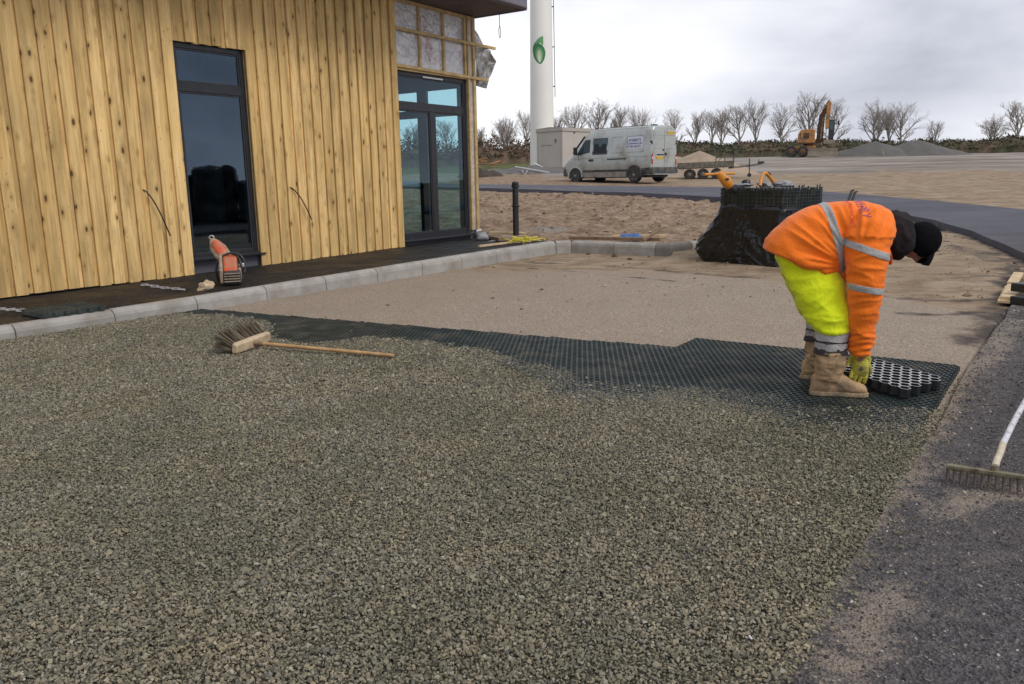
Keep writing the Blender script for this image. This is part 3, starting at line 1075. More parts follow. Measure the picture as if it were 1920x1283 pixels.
def make_building():
    P = lambda u, n, z: Vector((u, -n, z))

    def bx(mb, u0, u1, n0, n1, z0, z1, mi=0):
        return mb.box(((u0 + u1) / 2, -(n0 + n1) / 2, (z0 + z1) / 2), (u1 - u0, n1 - n0, z1 - z0), mi=mi)
    W0, W1, WB, WT = 0.0, 1.13, .135, 3.20          # window opening
    D0, D1, DT = 4.27, 6.27, 3.24                   # door opening
    SOF = 4.43
    # structural wall
    w = MB()
    for u0, u1, z0, z1 in [(-10, W0, .12, SOF), (W0, W1, WT + .02, SOF), (W1, D0, .12, SOF), (D0, D1 + .02, DT + .03, SOF), (D1, 6.5, .12, SOF)]:
        bx(w, u0 + .003, u1 - .003, -.28, -.055, z0, z1)
    bx(w, W0 + .004, W1 - .004, -.28, -.06, .12, .33)
    bx(w, D0 + .004, D1 - .004, -.28, -.06, .12, .27)
    w.build('wall', M['interior_dark'], bld)
    # cladding: boards on boards
    c = MB()

    def run(u0, u1, z0, z1, front=True):
        u = u0
        while u < u1 - .02:
            wd_ = random.uniform(.108, .130) if front else random.uniform(.070, .095)
            e = min(u + wd_, u1)
            if u1 - e < .04:
                e = u1
            zb = z0 + random.uniform(-.006, .006)
            if front:
                j = random.uniform(0, .004)
                bx(c, u - .012 if u > u0 else u, e + .012 if e < u1 else e, -.006 + j, .022 + j, zb, z1)
            else:
                bx(c, u - .02 if u > u0 else u, e + .02 if e < u1 else e, -.034, -.0095, zb, z1)
            u = e
            front = not front
    run(-9.6, W0, WB, SOF, False)
    run(W0, W1, WT, SOF, True)
    run(W1, D0, WB, SOF, True)
    c.build('cladding', M['cladding_wood'], bld, bevel=.003, seg=1)
    r = MB()
    bx(r, W1 + .001, W1 + .019, -.05, -.0345, .34, WT - .004)
    r.build('reveal_board', M['batten'], bld)

    def glazed(name, u0, u1, z0, z1, nf, mulls, rails, panes, pmat, fw=.065):
        """frame with its sashes; panes as children"""
        f = MB()
        bx(f, u0, u0 + fw, nf - .07, nf, z0, z1)
        bx(f, u1 - fw, u1, nf - .07, nf, z0, z1)
        bx(f, u0 + fw, u1 - fw, nf - .07, nf, z1 - fw, z1)
        bx(f, u0 + fw, u1 - fw, nf - .07, nf, z0, z0 + fw)
        for a, b, c0, c1 in mulls:
            bx(f, a, b, nf - .07, nf - .003, c0, c1)
        for a, b, c0, c1 in rails:
            bx(f, a, b, nf - .07, nf - .002, c0, c1)
        fo = f.build(name, M['black_frame'], bld, bevel=.006)
        for a, b, c0, c1 in panes:
            s = MB()
            e = .022
            for q in ((a, a + e, c0, c1), (b - e, b, c0, c1), (a + e, b - e, c1 - e, c1), (a + e, b - e, c0, c0 + e)):
                bx(s, q[0], q[1], nf - .045, nf - .012, q[2], q[3])
            s.build('glazing_bead', M['dark_metal'], fo, bevel=.003, seg=1)
            p = MB()
            bx(p, a + .004, b - .004, nf - .034, nf - .028, c0 + .004, c1 - .004)
            p.build('pane', pmat, fo)
        return fo
    fo = glazed('window', W0 + .004, W1 - .004, .335, WT - .004, -.045, [], [(W0 + .069, W1 - .069, 2.575, 2.70)],
                [(W0 + .069, W1 - .069, 2.70, WT - .069), (W0 + .069, W1 - .069, .40, 2.575)], M['pane_dark'])
    s = MB()
    s.prism([(.05, .320), (.055, .338), (-.05, .362), (-.05, .345)], 0, 1)
    s.v = [tuple(P(W0 - .0 + (W1 + .07) * v[1], v[0], v[2])) for v in s.v]
    s.build('sill', M['dark_metal'], fo)
    fo = glazed('glazed_door', D0 + .02, D1, .275, DT, -.06, [(5.20, 5.345, .34, 2.585)], [(D0 + .085, D1 - .065, 2.585, 2.715), (D0 + .085, 5.2, .34, .40), (5.345, D1 - .065, .34, .40)],
                [(D0 + .085, D1 - .065, 2.715, DT - .065), (D0 + .085, 5.20, .40, 2.585), (5.345, D1 - .065, .40, 2.585)], M['pane_teal'])
    s = MB()
    s.prism([(.06, .262), (.065, .278), (-.06, .300), (-.06, .285)], 0, 1)
    s.v = [tuple(P(D0 + .01 + (D1 - D0 + .03) * v[1], v[0], v[2])) for v in s.v]
    s.build('sill', M['dark_metal'], fo)
    s = MB()
    bx(s, 5.02, 5.58, -.0595, -.045, 3.175, 3.20)
    s.build('trickle_vent', M['frost_white'], fo)
    # bare part over the door
    f = MB()
    bx(f, D0 + .01, 6.49, -.052, -.046, DT + .035, SOF - .03)
    bx(f, 6.335, 6.455, -.052, -.030, .36, SOF - .03)
    f.build('insulation_foil', M['foil'], bld)
    for body, u, z, rot, sz in (('OUR', 4.78, 3.92, -48, .16), ('CARE', 4.98, 4.22, -68, .20), ('SVA', 5.12, 3.74, -52, .22), ('POL', 5.02, 3.86, -62, .24), ('RO', 6.0, 4.07, -52, .22), ('AVO', 6.02, 3.74, -56, .20), ('O', 5.06, 3.50, -20, .2)):
        me = text_mesh(body, sz, M['ink_red'], outline=.0022)
        a = radians(rot)
        link('lettering', me, bld, matrix=frame(P(u, -.0445, z), (cos(a), 0, sin(a)), (-sin(a), 0, cos(a))))
    for u in (4.93, 5.60, 6.24):
        b = MB()
        bx(b, u - .028, u + .028, -.045, -.004, DT + .05, SOF - .02)
        b.build('batten', M['batten'], bld, bevel=.003, seg=1)
    for u0, u1 in ((6.285, 6.335), (6.455, 6.53)):
        b = MB()
        bx(b, u0, u1, -.05, .012, .36, SOF - .02)
        b.build('corner_batten', M['batten'], bld, bevel=.003, seg=1)
    for (a, bb, w_, h_) in ((P(4.26, .016, 3.925), P(7.18, .016, 3.915), .035, .055), (P(4.26, .016, 3.315), P(6.92, .016, 3.285), .035, .055), (P(4.28, -.022, 4.40), P(6.49, -.022, 4.385), .03, .06)):
        b = MB()
        b.beam(a, bb, w_, h_)
        b.build('batten', M['batten'], bld, bevel=.004, seg=1)
    b = MB()
    bx(b, D0 + .005, 6.28, -.05, .0, DT + .004, DT + .05)
    b.build('head_trim', M['batten'], bld, bevel=.004, seg=1)
    # loose membrane flapping past the corner
    out = [(889, 54), (896, 66), (903, 88), (913, 101), (924, 116), (921, 138), (912, 146), (905, 167), (893, 161), (888, 120)]
    poly = []
    for x, y in out:
        d = ray(x, y)
        p0 = site(0, -.10)
        t = (p0 - CO).dot(BN) / d.dot(BN)
        q = CO + d * t
        u_, n_ = to_site(q.x, q.y)
        poly.append((u_, q.z))
    gu, gz = np.meshgrid(np.arange(6.3, 7.4, .05), np.arange(3.0, 4.5, .05))
    gu, gz = gu.ravel(), gz.ravel()
    k = inside(gu, gz, poly)
    pts = [Vector(p) for p in poly] + [Vector(p) for p in zip(gu[k].tolist(), gz[k].tolist())]
    r_ = delaunay_2d_cdt(pts, [], [list(range(len(poly)))], 1, 1e-4)
    m_ = MB()
    m_.add([P(p.x, -.10 + .13 * noise.noise(Vector((p.x * 4, p.y * 3, 0))) + .05 * noise.noise(Vector((p.x * 11, p.y * 9, 4))) + .1 * (p.x - 6.5), p.y) for p in r_[0]], [tuple(f) for f in r_[2]])
    mo = m_.build('membrane', M['membrane'], bld, smooth=60)
    so = mo.modifiers.new('thick', 'SOLIDIFY')
    so.thickness = .012
    # roof, soffit, fascia
    rf = MB()
    bx(rf, -10.2, 6.62, -9.6, 1.13, SOF + .035, 5.0)
    ro = rf.build('roof', M['fascia'], bld)
    so_ = MB()
    k = 0
    n = -.05
    while n < 1.12:
        bx(so_, -10.15, 6.58, n, n + .098, SOF, SOF + .034 - .001 * (k % 2))
        n += .104
        k += 1
    so_.build('soffit', M['soffit'], ro, bevel=.004, seg=1)
    fa = MB()
    bx(fa, -10.22, 6.64, 1.133, 1.16, SOF - .015, 5.02)
    bx(fa, 6.622, 6.65, -9.6, 1.131, SOF - .015, 5.02)
    fa.build('fascia_board', M['fascia'], ro, bevel=.004, seg=1)
    wl_ = MB()
    wl_.tube([P(6.5, .62, SOF + .02), P(6.5, .62, SOF - .24)], .006, 5)
    wl_.tube([P(6.5, .62, SOF - .24), P(6.47, .62, SOF - .32), P(6.48, .62, SOF - .44), P(6.5, .62, SOF - .46), P(6.52, .62, SOF - .44), P(6.53, .62, SOF - .32), P(6.5, .62, SOF - .24)], .006, 5)
    wl_.build('hanging_wire', M['dark_metal'], bld)
    # cable tails out of the boards
    for pts in ([(-.64, .012, 1.30), (-.60, .05, 1.27), (-.53, .085, 1.14), (-.44, .10, .92), (-.36, .10, .69)], [(1.74, .012, 1.29), (1.80, .05, 1.25), (1.90, .08, 1.12), (1.99, .09, .96), (2.08, .09, .78)]):
        t = MB()
        pp = [P(*q) for q in pts]
        sm = []
        for i in range(len(pp) - 1):
            for s_ in range(4):
                f_ = s_ / 4
                p0, p1, p2, p3 = pp[max(i - 1, 0)], pp[i], pp[i + 1], pp[min(i + 2, len(pp) - 1)]
                sm.append(.5 * ((2 * p1) + (p2 - p0) * f_ + (2 * p0 - 5 * p1 + 4 * p2 - p3) * f_ ** 2 + (3 * p1 - p0 - 3 * p2 + p3) * f_ ** 3))
        sm.append(pp[-1])
        t.tube(sm, .009, 8)
        t.build('cable_tail', M['plastic_black'], bld, smooth=60)
    # interior: floor, ceiling, back and side walls, glazed end wall
    i_ = MB()
    bx(i_, -9.9, 6.38, -9.3, -.29, .06, .14)
    i_.build('floor', M['plaster'], bld)
    i_ = MB()
    bx(i_, -9.9, 6.38, -9.3, -.29, 3.75, 3.85)
    i_.build('ceiling', M['plaster'], bld)
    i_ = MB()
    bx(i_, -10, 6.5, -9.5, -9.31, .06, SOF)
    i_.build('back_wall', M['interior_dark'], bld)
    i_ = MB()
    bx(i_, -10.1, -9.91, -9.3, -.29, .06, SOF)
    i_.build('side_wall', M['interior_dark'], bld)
    i_ = MB()
    bx(i_, 1.6, 1.75, -9.3, -1.6, .14, 3.74)
    i_.build('partition', M['interior_dark'], bld)
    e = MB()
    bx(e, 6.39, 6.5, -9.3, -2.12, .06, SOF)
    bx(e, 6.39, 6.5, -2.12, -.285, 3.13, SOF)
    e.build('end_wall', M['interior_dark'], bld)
    e = MB()
    for n0, n1 in ((-2.117, -2.05), (-1.43, -1.20), (-.37, -.287)):
        bx(e, 6.40, 6.49, n0, n1, .1, 3.125)
    for n0, n1 in ((-2.05, -1.43), (-1.20, -.37)):
        bx(e, 6.405, 6.485, n0, n1, 2.61, 2.76)
        bx(e, 6.405, 6.485, n0, n1, .1, .22)
    eo = e.build('end_glazing', M['black_frame'], bld)
    for n0, n1 in ((-2.05, -1.43), (-1.20, -.37)):
        for z0, z1 in ((.22, 2.61), (2.76, 3.125)):
            p = MB()
            bx(p, 6.44, 6.446, n0 + .002, n1 - .002, z0 + .002, z1 - .002)
            p.build('pane', M['pane_teal'], eo)


make_building()


# ------------------------------------------------------------------ far yard: tower, cabin, van, trailer, digger
def ground_thing(name, label, cat, px, py, Y, rz=0.0, group=None, dz=0.0):
    p = at(px, py, Y)
    return thing(name, label, cat, (p.x, p.y, T(p.x, p.y) + dz), rz, group)


def make_tower():
    t = ground_thing('turbine_tower', 'tall white tapering tower with a green leaf emblem, standing behind the pale cabin', 'tower', 1017, 318, 58)
    R = lambda z: .865 - .0115 * z
    mb = MB()
    mb.lathe([(R(z), z) for z in (-.4, 0, 4, 8, 12, 16, 20, 24, 28)], 64)
    mb.build('shaft', M['tower_white'], t, smooth=40)
    mb = MB()
    mb.lathe([(.98, -.3), (.98, .05), (.94, .08), (R(0), .08)], 64, cap=False)
    mb.build('base_flange', M['concrete'], t, smooth=40)
    # direction to the camera, ladder to the right of it
    v = (CO - t.location); v.z = 0; v.normalize()
    r = Vector((-v.y, v.x, 0))          # to the right as seen from the yard entrance
    lad = MB()
    pr_ = lambda z, o, w: r * (R(z) + o) + v * w + Vector((0, 0, z))
    lad.tube([pr_(4.9, .12, .12), pr_(27, .12, .12)], .022, 6)
    lad.tube([pr_(4.9, .12, -.14), pr_(27, .12, -.14)], .022, 6)
    z = 5.0
    while z < 27:
        lad.tube([pr_(z, .12, .12), pr_(z, .12, -.14)], .014, 5)
        z += .33
    for z in (5.6, 8.2, 10.8, 13.4, 16):
        lad.tube([pr_(z, -.02, 0), pr_(z, .14, 0)], .04, 6)
    lad.build('ladder', M['dark_metal'], t, smooth=40)
    # leaf emblem laid on the curved shaft: polygons in pixels of the emblem, 1 px = 58/1500 m
    S = 58 / 1500 * 1.0
    base = (1016, 318)

    def emblem(name, poly, mt, off):
        pts = []
        n = len(poly)
        for i in range(n):           # closed smooth outline
            p0, p1, p2, p3 = [Vector(poly[(i + k - 1) % n]) for k in range(4)]
            for s in range(6):
                f = s / 6
                pts.append(.5 * ((2 * p1) + (p2 - p0) * f + (2 * p0 - 5 * p1 + 4 * p2 - p3) * f ** 2 + (3 * p1 - p0 - 3 * p2 + p3) * f ** 3))
        cx, cy = sum(p.x for p in pts) / len(pts), sum(p.y for p in pts) / len(pts)
        m = MB()
        o = []
        for ring in (1.0, .66, .33):
            for p in pts:
                o.append((cx + (p.x - cx) * ring, cy + (p.y - cy) * ring))
        o.append((cx, cy))
        vs = []
        for x, y in o:
            a = (x - base[0]) * S
            z = (base[1] - y) * S
            rr = R(z) + off
            th = math.asin(max(-.99, min(.99, a / rr)))
            vs.append(v * rr * cos(th) + r * rr * sin(th) + Vector((0, 0, z)))
        k = len(pts)
        fs = []
        for rg in range(2):
            for i in range(k):
                j = (i + 1) % k
                fs.append((rg * k + i, rg * k + j, (rg + 1) * k + j, (rg + 1) * k + i))
        for i in range(k):
            fs.append((2 * k + i, 2 * k + (i + 1) % k, 3 * k))
        m.add(vs, fs)
        return m.build(name, mt, em if em else t)
    em = None
    em = emblem('emblem', [(1014, 137), (1005, 129), (1001, 116), (1002, 105), (1008, 98), (1013, 103), (1019, 107), (1023, 117), (1021, 129)], M['logo_dark'], .006)
    emblem('emblem_tip', [(1005, 104), (1008, 97), (1013, 93), (1019, 90.5), (1019.5, 97), (1019, 105), (1013, 101)], M['logo_green'], .012)
    emblem('emblem_middle', [(1014, 135), (1006, 125), (1006, 114), (1011, 108.5), (1018, 114), (1019, 125)], M['logo_green'], .012)
    emblem('emblem_inner', [(1013, 135), (1008, 126), (1009, 117), (1012.5, 112.5), (1016, 119), (1016.5, 128)], M['logo_light'], .018)
    emblem('emblem_core', [(1013, 135), (1010.3, 128), (1011.2, 121), (1014, 127)], M['logo_white'], .024)


make_tower()


def make_cabin():
    c = at(1055, 319.3, 55.5)
    base = Vector((c.x, c.y, T(c.x, c.y)))
    t = thing('cabin', 'pale beige flat-roofed equipment cabin with small green emblem, at the foot of the white tower', 'cabin', base, radians(45))
    # local: corner nearest the viewer at the origin, +x runs back right, +y runs back left
    LX, LY, H = 3.4, 2.35, 2.62
    m = MB()
    m.box((LX / 2, LY / 2, H / 2 + .02), (LX, LY, H - .12))
    m.build('wall', M['cabin_wall'], t, bevel=.03)
    m = MB()
    m.box((LX / 2, LY / 2, -.12), (LX + .08, LY + .08, .34))
    m.build('plinth', M['heap_gravel'], t)
    m = MB()
    m.box((LX / 2, LY / 2, H + .06), (LX + .12, LY + .12, .24))
    rf = m.build('roof', M['cabin_trim'], t, bevel=.03)
    m = MB()
    m.prism([(-.06, H + .181), (LY + .06, H + .181), (LY / 2, H + .26)], -.06, LX + .06, ax=0)
    m.build('roof_sheet', M['cabin_trim'], rf)
    m = MB()
    m.box((-.012, LY / 2, H / 2 - .05), (.03, LY - .42, H - .5))
    m.build('door', M['cabin_wall'], t, bevel=.01)
    for y in (.05, LY - .05):
        m = MB()
        m.box((-.008, y, H / 2), (.03, .06, H - .2))
        m.build('corner_trim', M['cabin_trim'], t, bevel=.01)
    me = text_mesh('Renewables', .20, M['ink_grey'])
    link('lettering', me, t, matrix=frame((-.032, 1.92, 1.62), (0, -1, 0), (0, 0, 1)))
    em = [(0, 0), (.07, .08), (.10, .2), (.03, .36), (0, .42), (-.05, .30), (-.10, .20), (-.03, .22), (.02, .16)]
    m = MB()
    m.prism([(.62 - y * 1.0, 1.78 + z * .8) for y, z in em], -.045, -.03, ax=0)
    m.build('emblem', M['logo_dark'], t)
    m = MB()
    m.box((1.2, -.02, H - .12), (.16, .05, .07))
    m.build('outside_lamp', M['dark_metal'], t)


make_cabin()


# ---- van
def make_van():
    yaw = radians(133)
    t = thing('van', 'silver high-roof panel van with blue lettering on its side, parked beside the pale cabin', 'van', (6.36, 37.66, 1.085), yaw)
    zs = [.30, .6, 1.0, 1.35, 1.6, 2.0, 2.3, 2.5]
    ws = [.90, .965, .985, .97, .95, .905, .865, .84]
    wb = lambda z: float(np.interp(z, zs, ws))
    # along the length: top of the body, bottom, plan factor
    st = [(-.93, 2.36, .40, .965), (-.915, 2.42, .34, .985), (-.86, 2.47, .33, 1), (-.5, 2.485, .33, 1), (.5, 2.49, .33, 1), (1.5, 2.49, .33, 1), (2.3, 2.48, .33, 1), (2.62, 2.455, .33, 1),
          (2.85, 2.38, .33, .995), (3.05, 2.23, .33, .99), (3.3, 1.95, .33, .985), (3.6, 1.60, .33, .98), (3.82, 1.36, .33, .975), (4.0, 1.24, .33, .965), (4.2, 1.12, .32, .93), (4.36, .96, .32, .87), (4.44, .80, .34, .80)]
    fr = [0, .10, .25, .40, .55, .70, .82, .91, .965, 1.0]
    rings = []
    for x, zt, z0, pf in st:
        half = []
        for i, f in enumerate(fr):
            z = z0 + (zt - z0) * f
            w = wb(z) * pf * [.96, 1, 1, 1, 1, 1, 1, .985, .93, .80][i]
            half.append((w, z))
        rg = [Vector((x, w, z)) for w, z in half] + [Vector((x, 0, zt + .025 * pf))] + [Vector((x, -w, z)) for w, z in half[::-1]]
        rings.append(rg)
    mb = MB()
    mb.loft(rings)
    body = mb.build('body', M['van_paint'], t, smooth=38)

    def side(name, poly, off, mt, parent, s=1, th=.012):
        """flat piece lying on the flank"""
        m = MB()
        f = [Vector((x, s * (wb(z) + off), z)) for x, z in poly]
        b = [Vector((x, s * (wb(z) + off - th), z)) for x, z in poly]
        n = len(poly)
        m.add(f + b, [tuple(range(n)), tuple(range(n, 2 * n))[::-1]] + [(i, (i + 1) % n, n + (i + 1) % n, n + i) for i in range(n)])
        return m.build(name, mt, parent)

    def inset(poly, d):
        cx, cz = sum(p[0] for p in poly) / len(poly), sum(p[1] for p in poly) / len(poly)
        return [(cx + (x - cx) * (1 - d), cz + (z - cz) * (1 - d)) for x, z in poly]
    for s in (1, -1):
        w1 = [(2.66, 2.0), (2.66, 1.42), (3.12, 1.36), (3.46, 1.30), (3.42, 1.42), (3.05, 1.92), (2.95, 2.0)]
        f = side('door_window', w1, .004, M['plastic_black'], t, s)
        side('pane', inset(w1[:2] + [(3.07, 1.385), (3.02, 1.90), (2.93, 1.985)], .10), .007, M['cab_glass'] if s < 0 else M['pane_van'], f, s, .004)
        side('quarter_pane', inset([(3.13, 1.39), (3.42, 1.33), (3.10, 1.82)], .2), .007, M['cab_glass'], f, s, .004)
        if s > 0:
            w2 = [(1.60, 2.03), (1.58, 1.33), (1.62, 1.30), (2.46, 1.30), (2.50, 1.34), (2.48, 2.02), (2.44, 2.05), (1.64, 2.05)]
            f = side('side_window', w2, .004, M['plastic_black'], t, s)
            side('pane', inset(w2, .09), .007, M['cab_glass'], f, s, .004)
            side('seat_back', [(1.66, 1.36), (2.42, 1.36), (2.42, 1.72), (2.34, 1.80), (2.16, 1.80), (2.10, 1.66), (1.98, 1.64), (1.90, 1.78), (1.72, 1.80), (1.66, 1.70)], .010, M['seat_cloth'], f, s, .003)
        # sunk panels of the load bay: pressed rims
        for x0, x1 in ((.64, 1.34), (-.50, .46)):
            m = MB()
            z0, z1 = 1.36, 2.06
            q = lambda x, z: Vector((x, s * (wb(z) + .004), z))
            m.tube([q(x0, z0 + .05), q(x0 + .05, z0), q(x1 - .05, z0), q(x1, z0 + .05), q(x1, z1 - .05), q(x1 - .05, z1), q(x0 + .05, z1), q(x0, z1 - .05), q(x0, z0 + .05)], .011, 6)
            m.build('panel_rim', M['van_paint'], t, smooth=60)
        side('door_rail', [(.46, 1.045), (1.58, 1.045), (1.58, 1.10), (.46, 1.10)], .010, M['plastic_black'], t, s, .02)
        side('door_handle', [(2.42, 1.0), (2.72, 1.0), (2.72, 1.10), (2.42, 1.10)], .012, M['plastic_black'], t, s, .02)
        side('waist_line', [(-.85, 1.13), (3.7, 1.13), (3.7, 1.15), (-.85, 1.15)], .004, M['van_sill'], t, s, .01)
        side('rubbing_strip', [(.42, .50), (3.1, .50), (3.1, .60), (.42, .60)], .008, M['van_bumper'], t, s, .02)
        side('sill', [(.40, .26), (3.12, .26), (3.12, .495), (.40, .495)], .012, M['van_sill'], t, s, .05)
        for x in (1.50, 2.56, 3.36):
            side('door_gap', [(x, .52), (x + .014, .52), (x + .014, 2.1 if x < 3 else 1.3), (x, 2.1 if x < 3 else 1.3)], .003, M['dark_metal'], t, s, .01)
        side('rear_corner', [(-.90, .36), (-.42, .36), (-.42, .62), (-.90, .66)], .010, M['van_bumper'], t, s, .02)
        for x in (0, 3.58):              # arches
            m = MB()
            m.prism([(x + .43 * cos(a), .33 + .43 * sin(a)) for a in np.linspace(-.25, pi + .25, 20)], s * .60, s * (wb(.6) + .006))
            m.build('wheel_arch', M['plastic_black'], t)
            m = MB()
            o_, i_ = .46, .40
            pts = [(x + o_ * cos(a), .33 + o_ * sin(a)) for a in np.linspace(-.1, pi + .1, 18)]
            pin = [(x + i_ * cos(a), .33 + i_ * sin(a)) for a in np.linspace(pi + .1, -.1, 18)]
            m.prism(pts + pin, s * .93, s * (wb(.7) + .012))
            m.build('arch_lip', M['van_paint'] if x else M['van_bumper'], t)
            w = MB()
            c = Vector((x, s * .88, .335))
            w.lathe([(.20, -.105), (.30, -.115), (.332, -.09), (.338, 0), (.332, .09), (.30, .115), (.20, .105)], 28, c, 'Y')
            wo = w.build('wheel', M['tyre'], t, smooth=40)
            w = MB()
            w.lathe([(.205, .06), (.205, .108), (.18, .10), (.15, .085), (.09, .10), (.06, .12), (.0001, .125)] if s > 0 else [(.205, -.06), (.205, -.108), (.18, -.10), (.15, -.085), (.09, -.10), (.06, -.12), (.0001, -.125)], 24, c, 'Y')
            for k in range(8):
                a = 2 * pi * k / 8
                w.box(c + Vector((.14 * cos(a), s * .093, .14 * sin(a))), (.05, .012, .05), mi=1)
            w.build('rim', [M['rim_grey'], M['plastic_black']], wo, smooth=40)
        # mirror
        m = MB()
        m.tube([(3.36, s * .95, 1.36), (3.40, s * 1.12, 1.38)], .03, 6)
        m.box((3.40, s * 1.17, 1.50), (.11, .19, .36))
        m.build('mirror', M['plastic_black'], t, bevel=.03)
        m = MB()
        m.box((4.30, s * .70, .93), (.12, .26, .2))
        m.build('headlight', M['white_lens'], t, bevel=.03)
        m = MB()
        m.box((4.22, s * .86, .92), (.10, .06, .14))
        m.build('indicator', M['red_lens'], t, bevel=.02)
        m = MB()
        m.box((-.915, s * .875, 1.02), (.08, .11, .44))
        l = m.build('tail_light', M['red_lens'], t, bevel=.02)
        m = MB()
        m.box((-.958, s * .872, 1.07), (.01, .07, .11))
        m.build('reversing_lens', M['white_lens'], l, bevel=.005)
        m = MB()
        m.box((-.90, s * .90, 1.75), (.14, .06, .13))
        h = m.build('hinge_marker', M['plastic_black'], t, bevel=.01)
        m = MB()
        m.box((-.975, s * .90, 1.77), (.01, .05, .05))
        m.build('marker_lens', M['white_lens'], h)
        # rear door
        m = MB()
        m.box((-.938, s * .425, 1.32), (.02, .815, 1.94))
        d = m.build('rear_door', M['van_paint'], t, bevel=.02)
        m = MB()
        m.box((-.951, s * .425, 2.06), (.006, .80, .014))
        m.build('door_crease', M['van_sill'], d)
        m = MB()
        m.box((-.951, s * .425, 1.48), (.006, .62, .014))
        m.build('door_crease', M['van_sill'], d)
    m = MB()
    m.box((-.951, .30, 1.21), (.02, .50, .06))
    m.build('rear_handle', M['plastic_black'], t, bevel=.01)
    m = MB()
    m.box((-.953, -.10, 1.245), (.03, .14, .12))
    m.build('rear_lock', M['plastic_black'], t, bevel=.01)
    m = MB()
    m.box((-.953, .09, 1.42), (.03, .09, .08))
    m.build('key_cover', M['plastic_black'], t, bevel=.01)
    m = MB()
    m.box((-.97, 0, .52), (.14, 1.9, .30))
    m.build('rear_bumper', M['van_bumper'], t, bevel=.04)
    m = MB()
    m.box((-1.03, 0, .355), (.20, 1.75, .035))
    m.build('rear_step', M['galvanised'], t, bevel=.01)
    m = MB()
    m.box((4.36, 0, .52), (.26, 1.78, .40))
    m.build('front_bumper', M['van_bumper'], t, bevel=.08)
    for y, z, w in ((.36, 1.07, .50), (-.46, 2.17, .50)):
        m = MB()
        m.box((-.956, y, z), (.012, w, .12))
        p = m.build('number_plate', M['plate_yellow'], t)
        me = text_mesh('WA51YCD', .115, M['ink_black'], align='CENTER')
        link('plate_lettering', me, p, matrix=frame((-.9635, y, z - .04), (0, -1, 0), (0, 0, 1)))
    # windscreen
    m = MB()
    m.add([(3.14, .80, 2.165), (3.14, -.80, 2.165), (3.80, -.90, 1.42), (3.80, .90, 1.42)], [(0, 1, 2, 3)])
    m.v = [(x + .03, y, z + .02) for x, y, z in m.v]
    m.build('windscreen', M['cab_glass'], t)
    m = MB()
    m.box((-.35, 0, 2.535), (.26, .20, .07))
    m.build('roof_vent', M['plastic_black'], t, bevel=.02)
    m = MB()
    m.tube([(-.6, .80, 2.50), (2.5, .79, 2.49)], .014, 6)
    m.build('roof_gutter', M['dark_metal'], t)
    m = MB()
    m.box((1.8, 0, .30), (4.6, 1.3, .16))
    m.build('underbody', M['plastic_black'], t)
    # sign writing on the flank
    bp = side('sign_panel', [(-.46, 1.50), (.44, 1.50), (.44, 2.03), (-.46, 2.03)], .006, M['van_white'], t, 1, .008)
    for body, sz, z, x, mt in (('J ROBERTS', .165, 1.82, .43, 'ink_blue'), ('Contractors Ltd', .125, 1.70, .43, 'ink_blue'), ('01736 361571', .138, 1.555, .43, 'ink_blue')):
        me = text_mesh(body, sz, M[mt], bold=.003)
        yv = Vector((0, wb(z + .1) - wb(z), .1)).normalized()
        link('lettering', me, bp, matrix=frame((x, wb(z) + .0095, z), (-1, 0, 0), yv))
    return t


make_van()


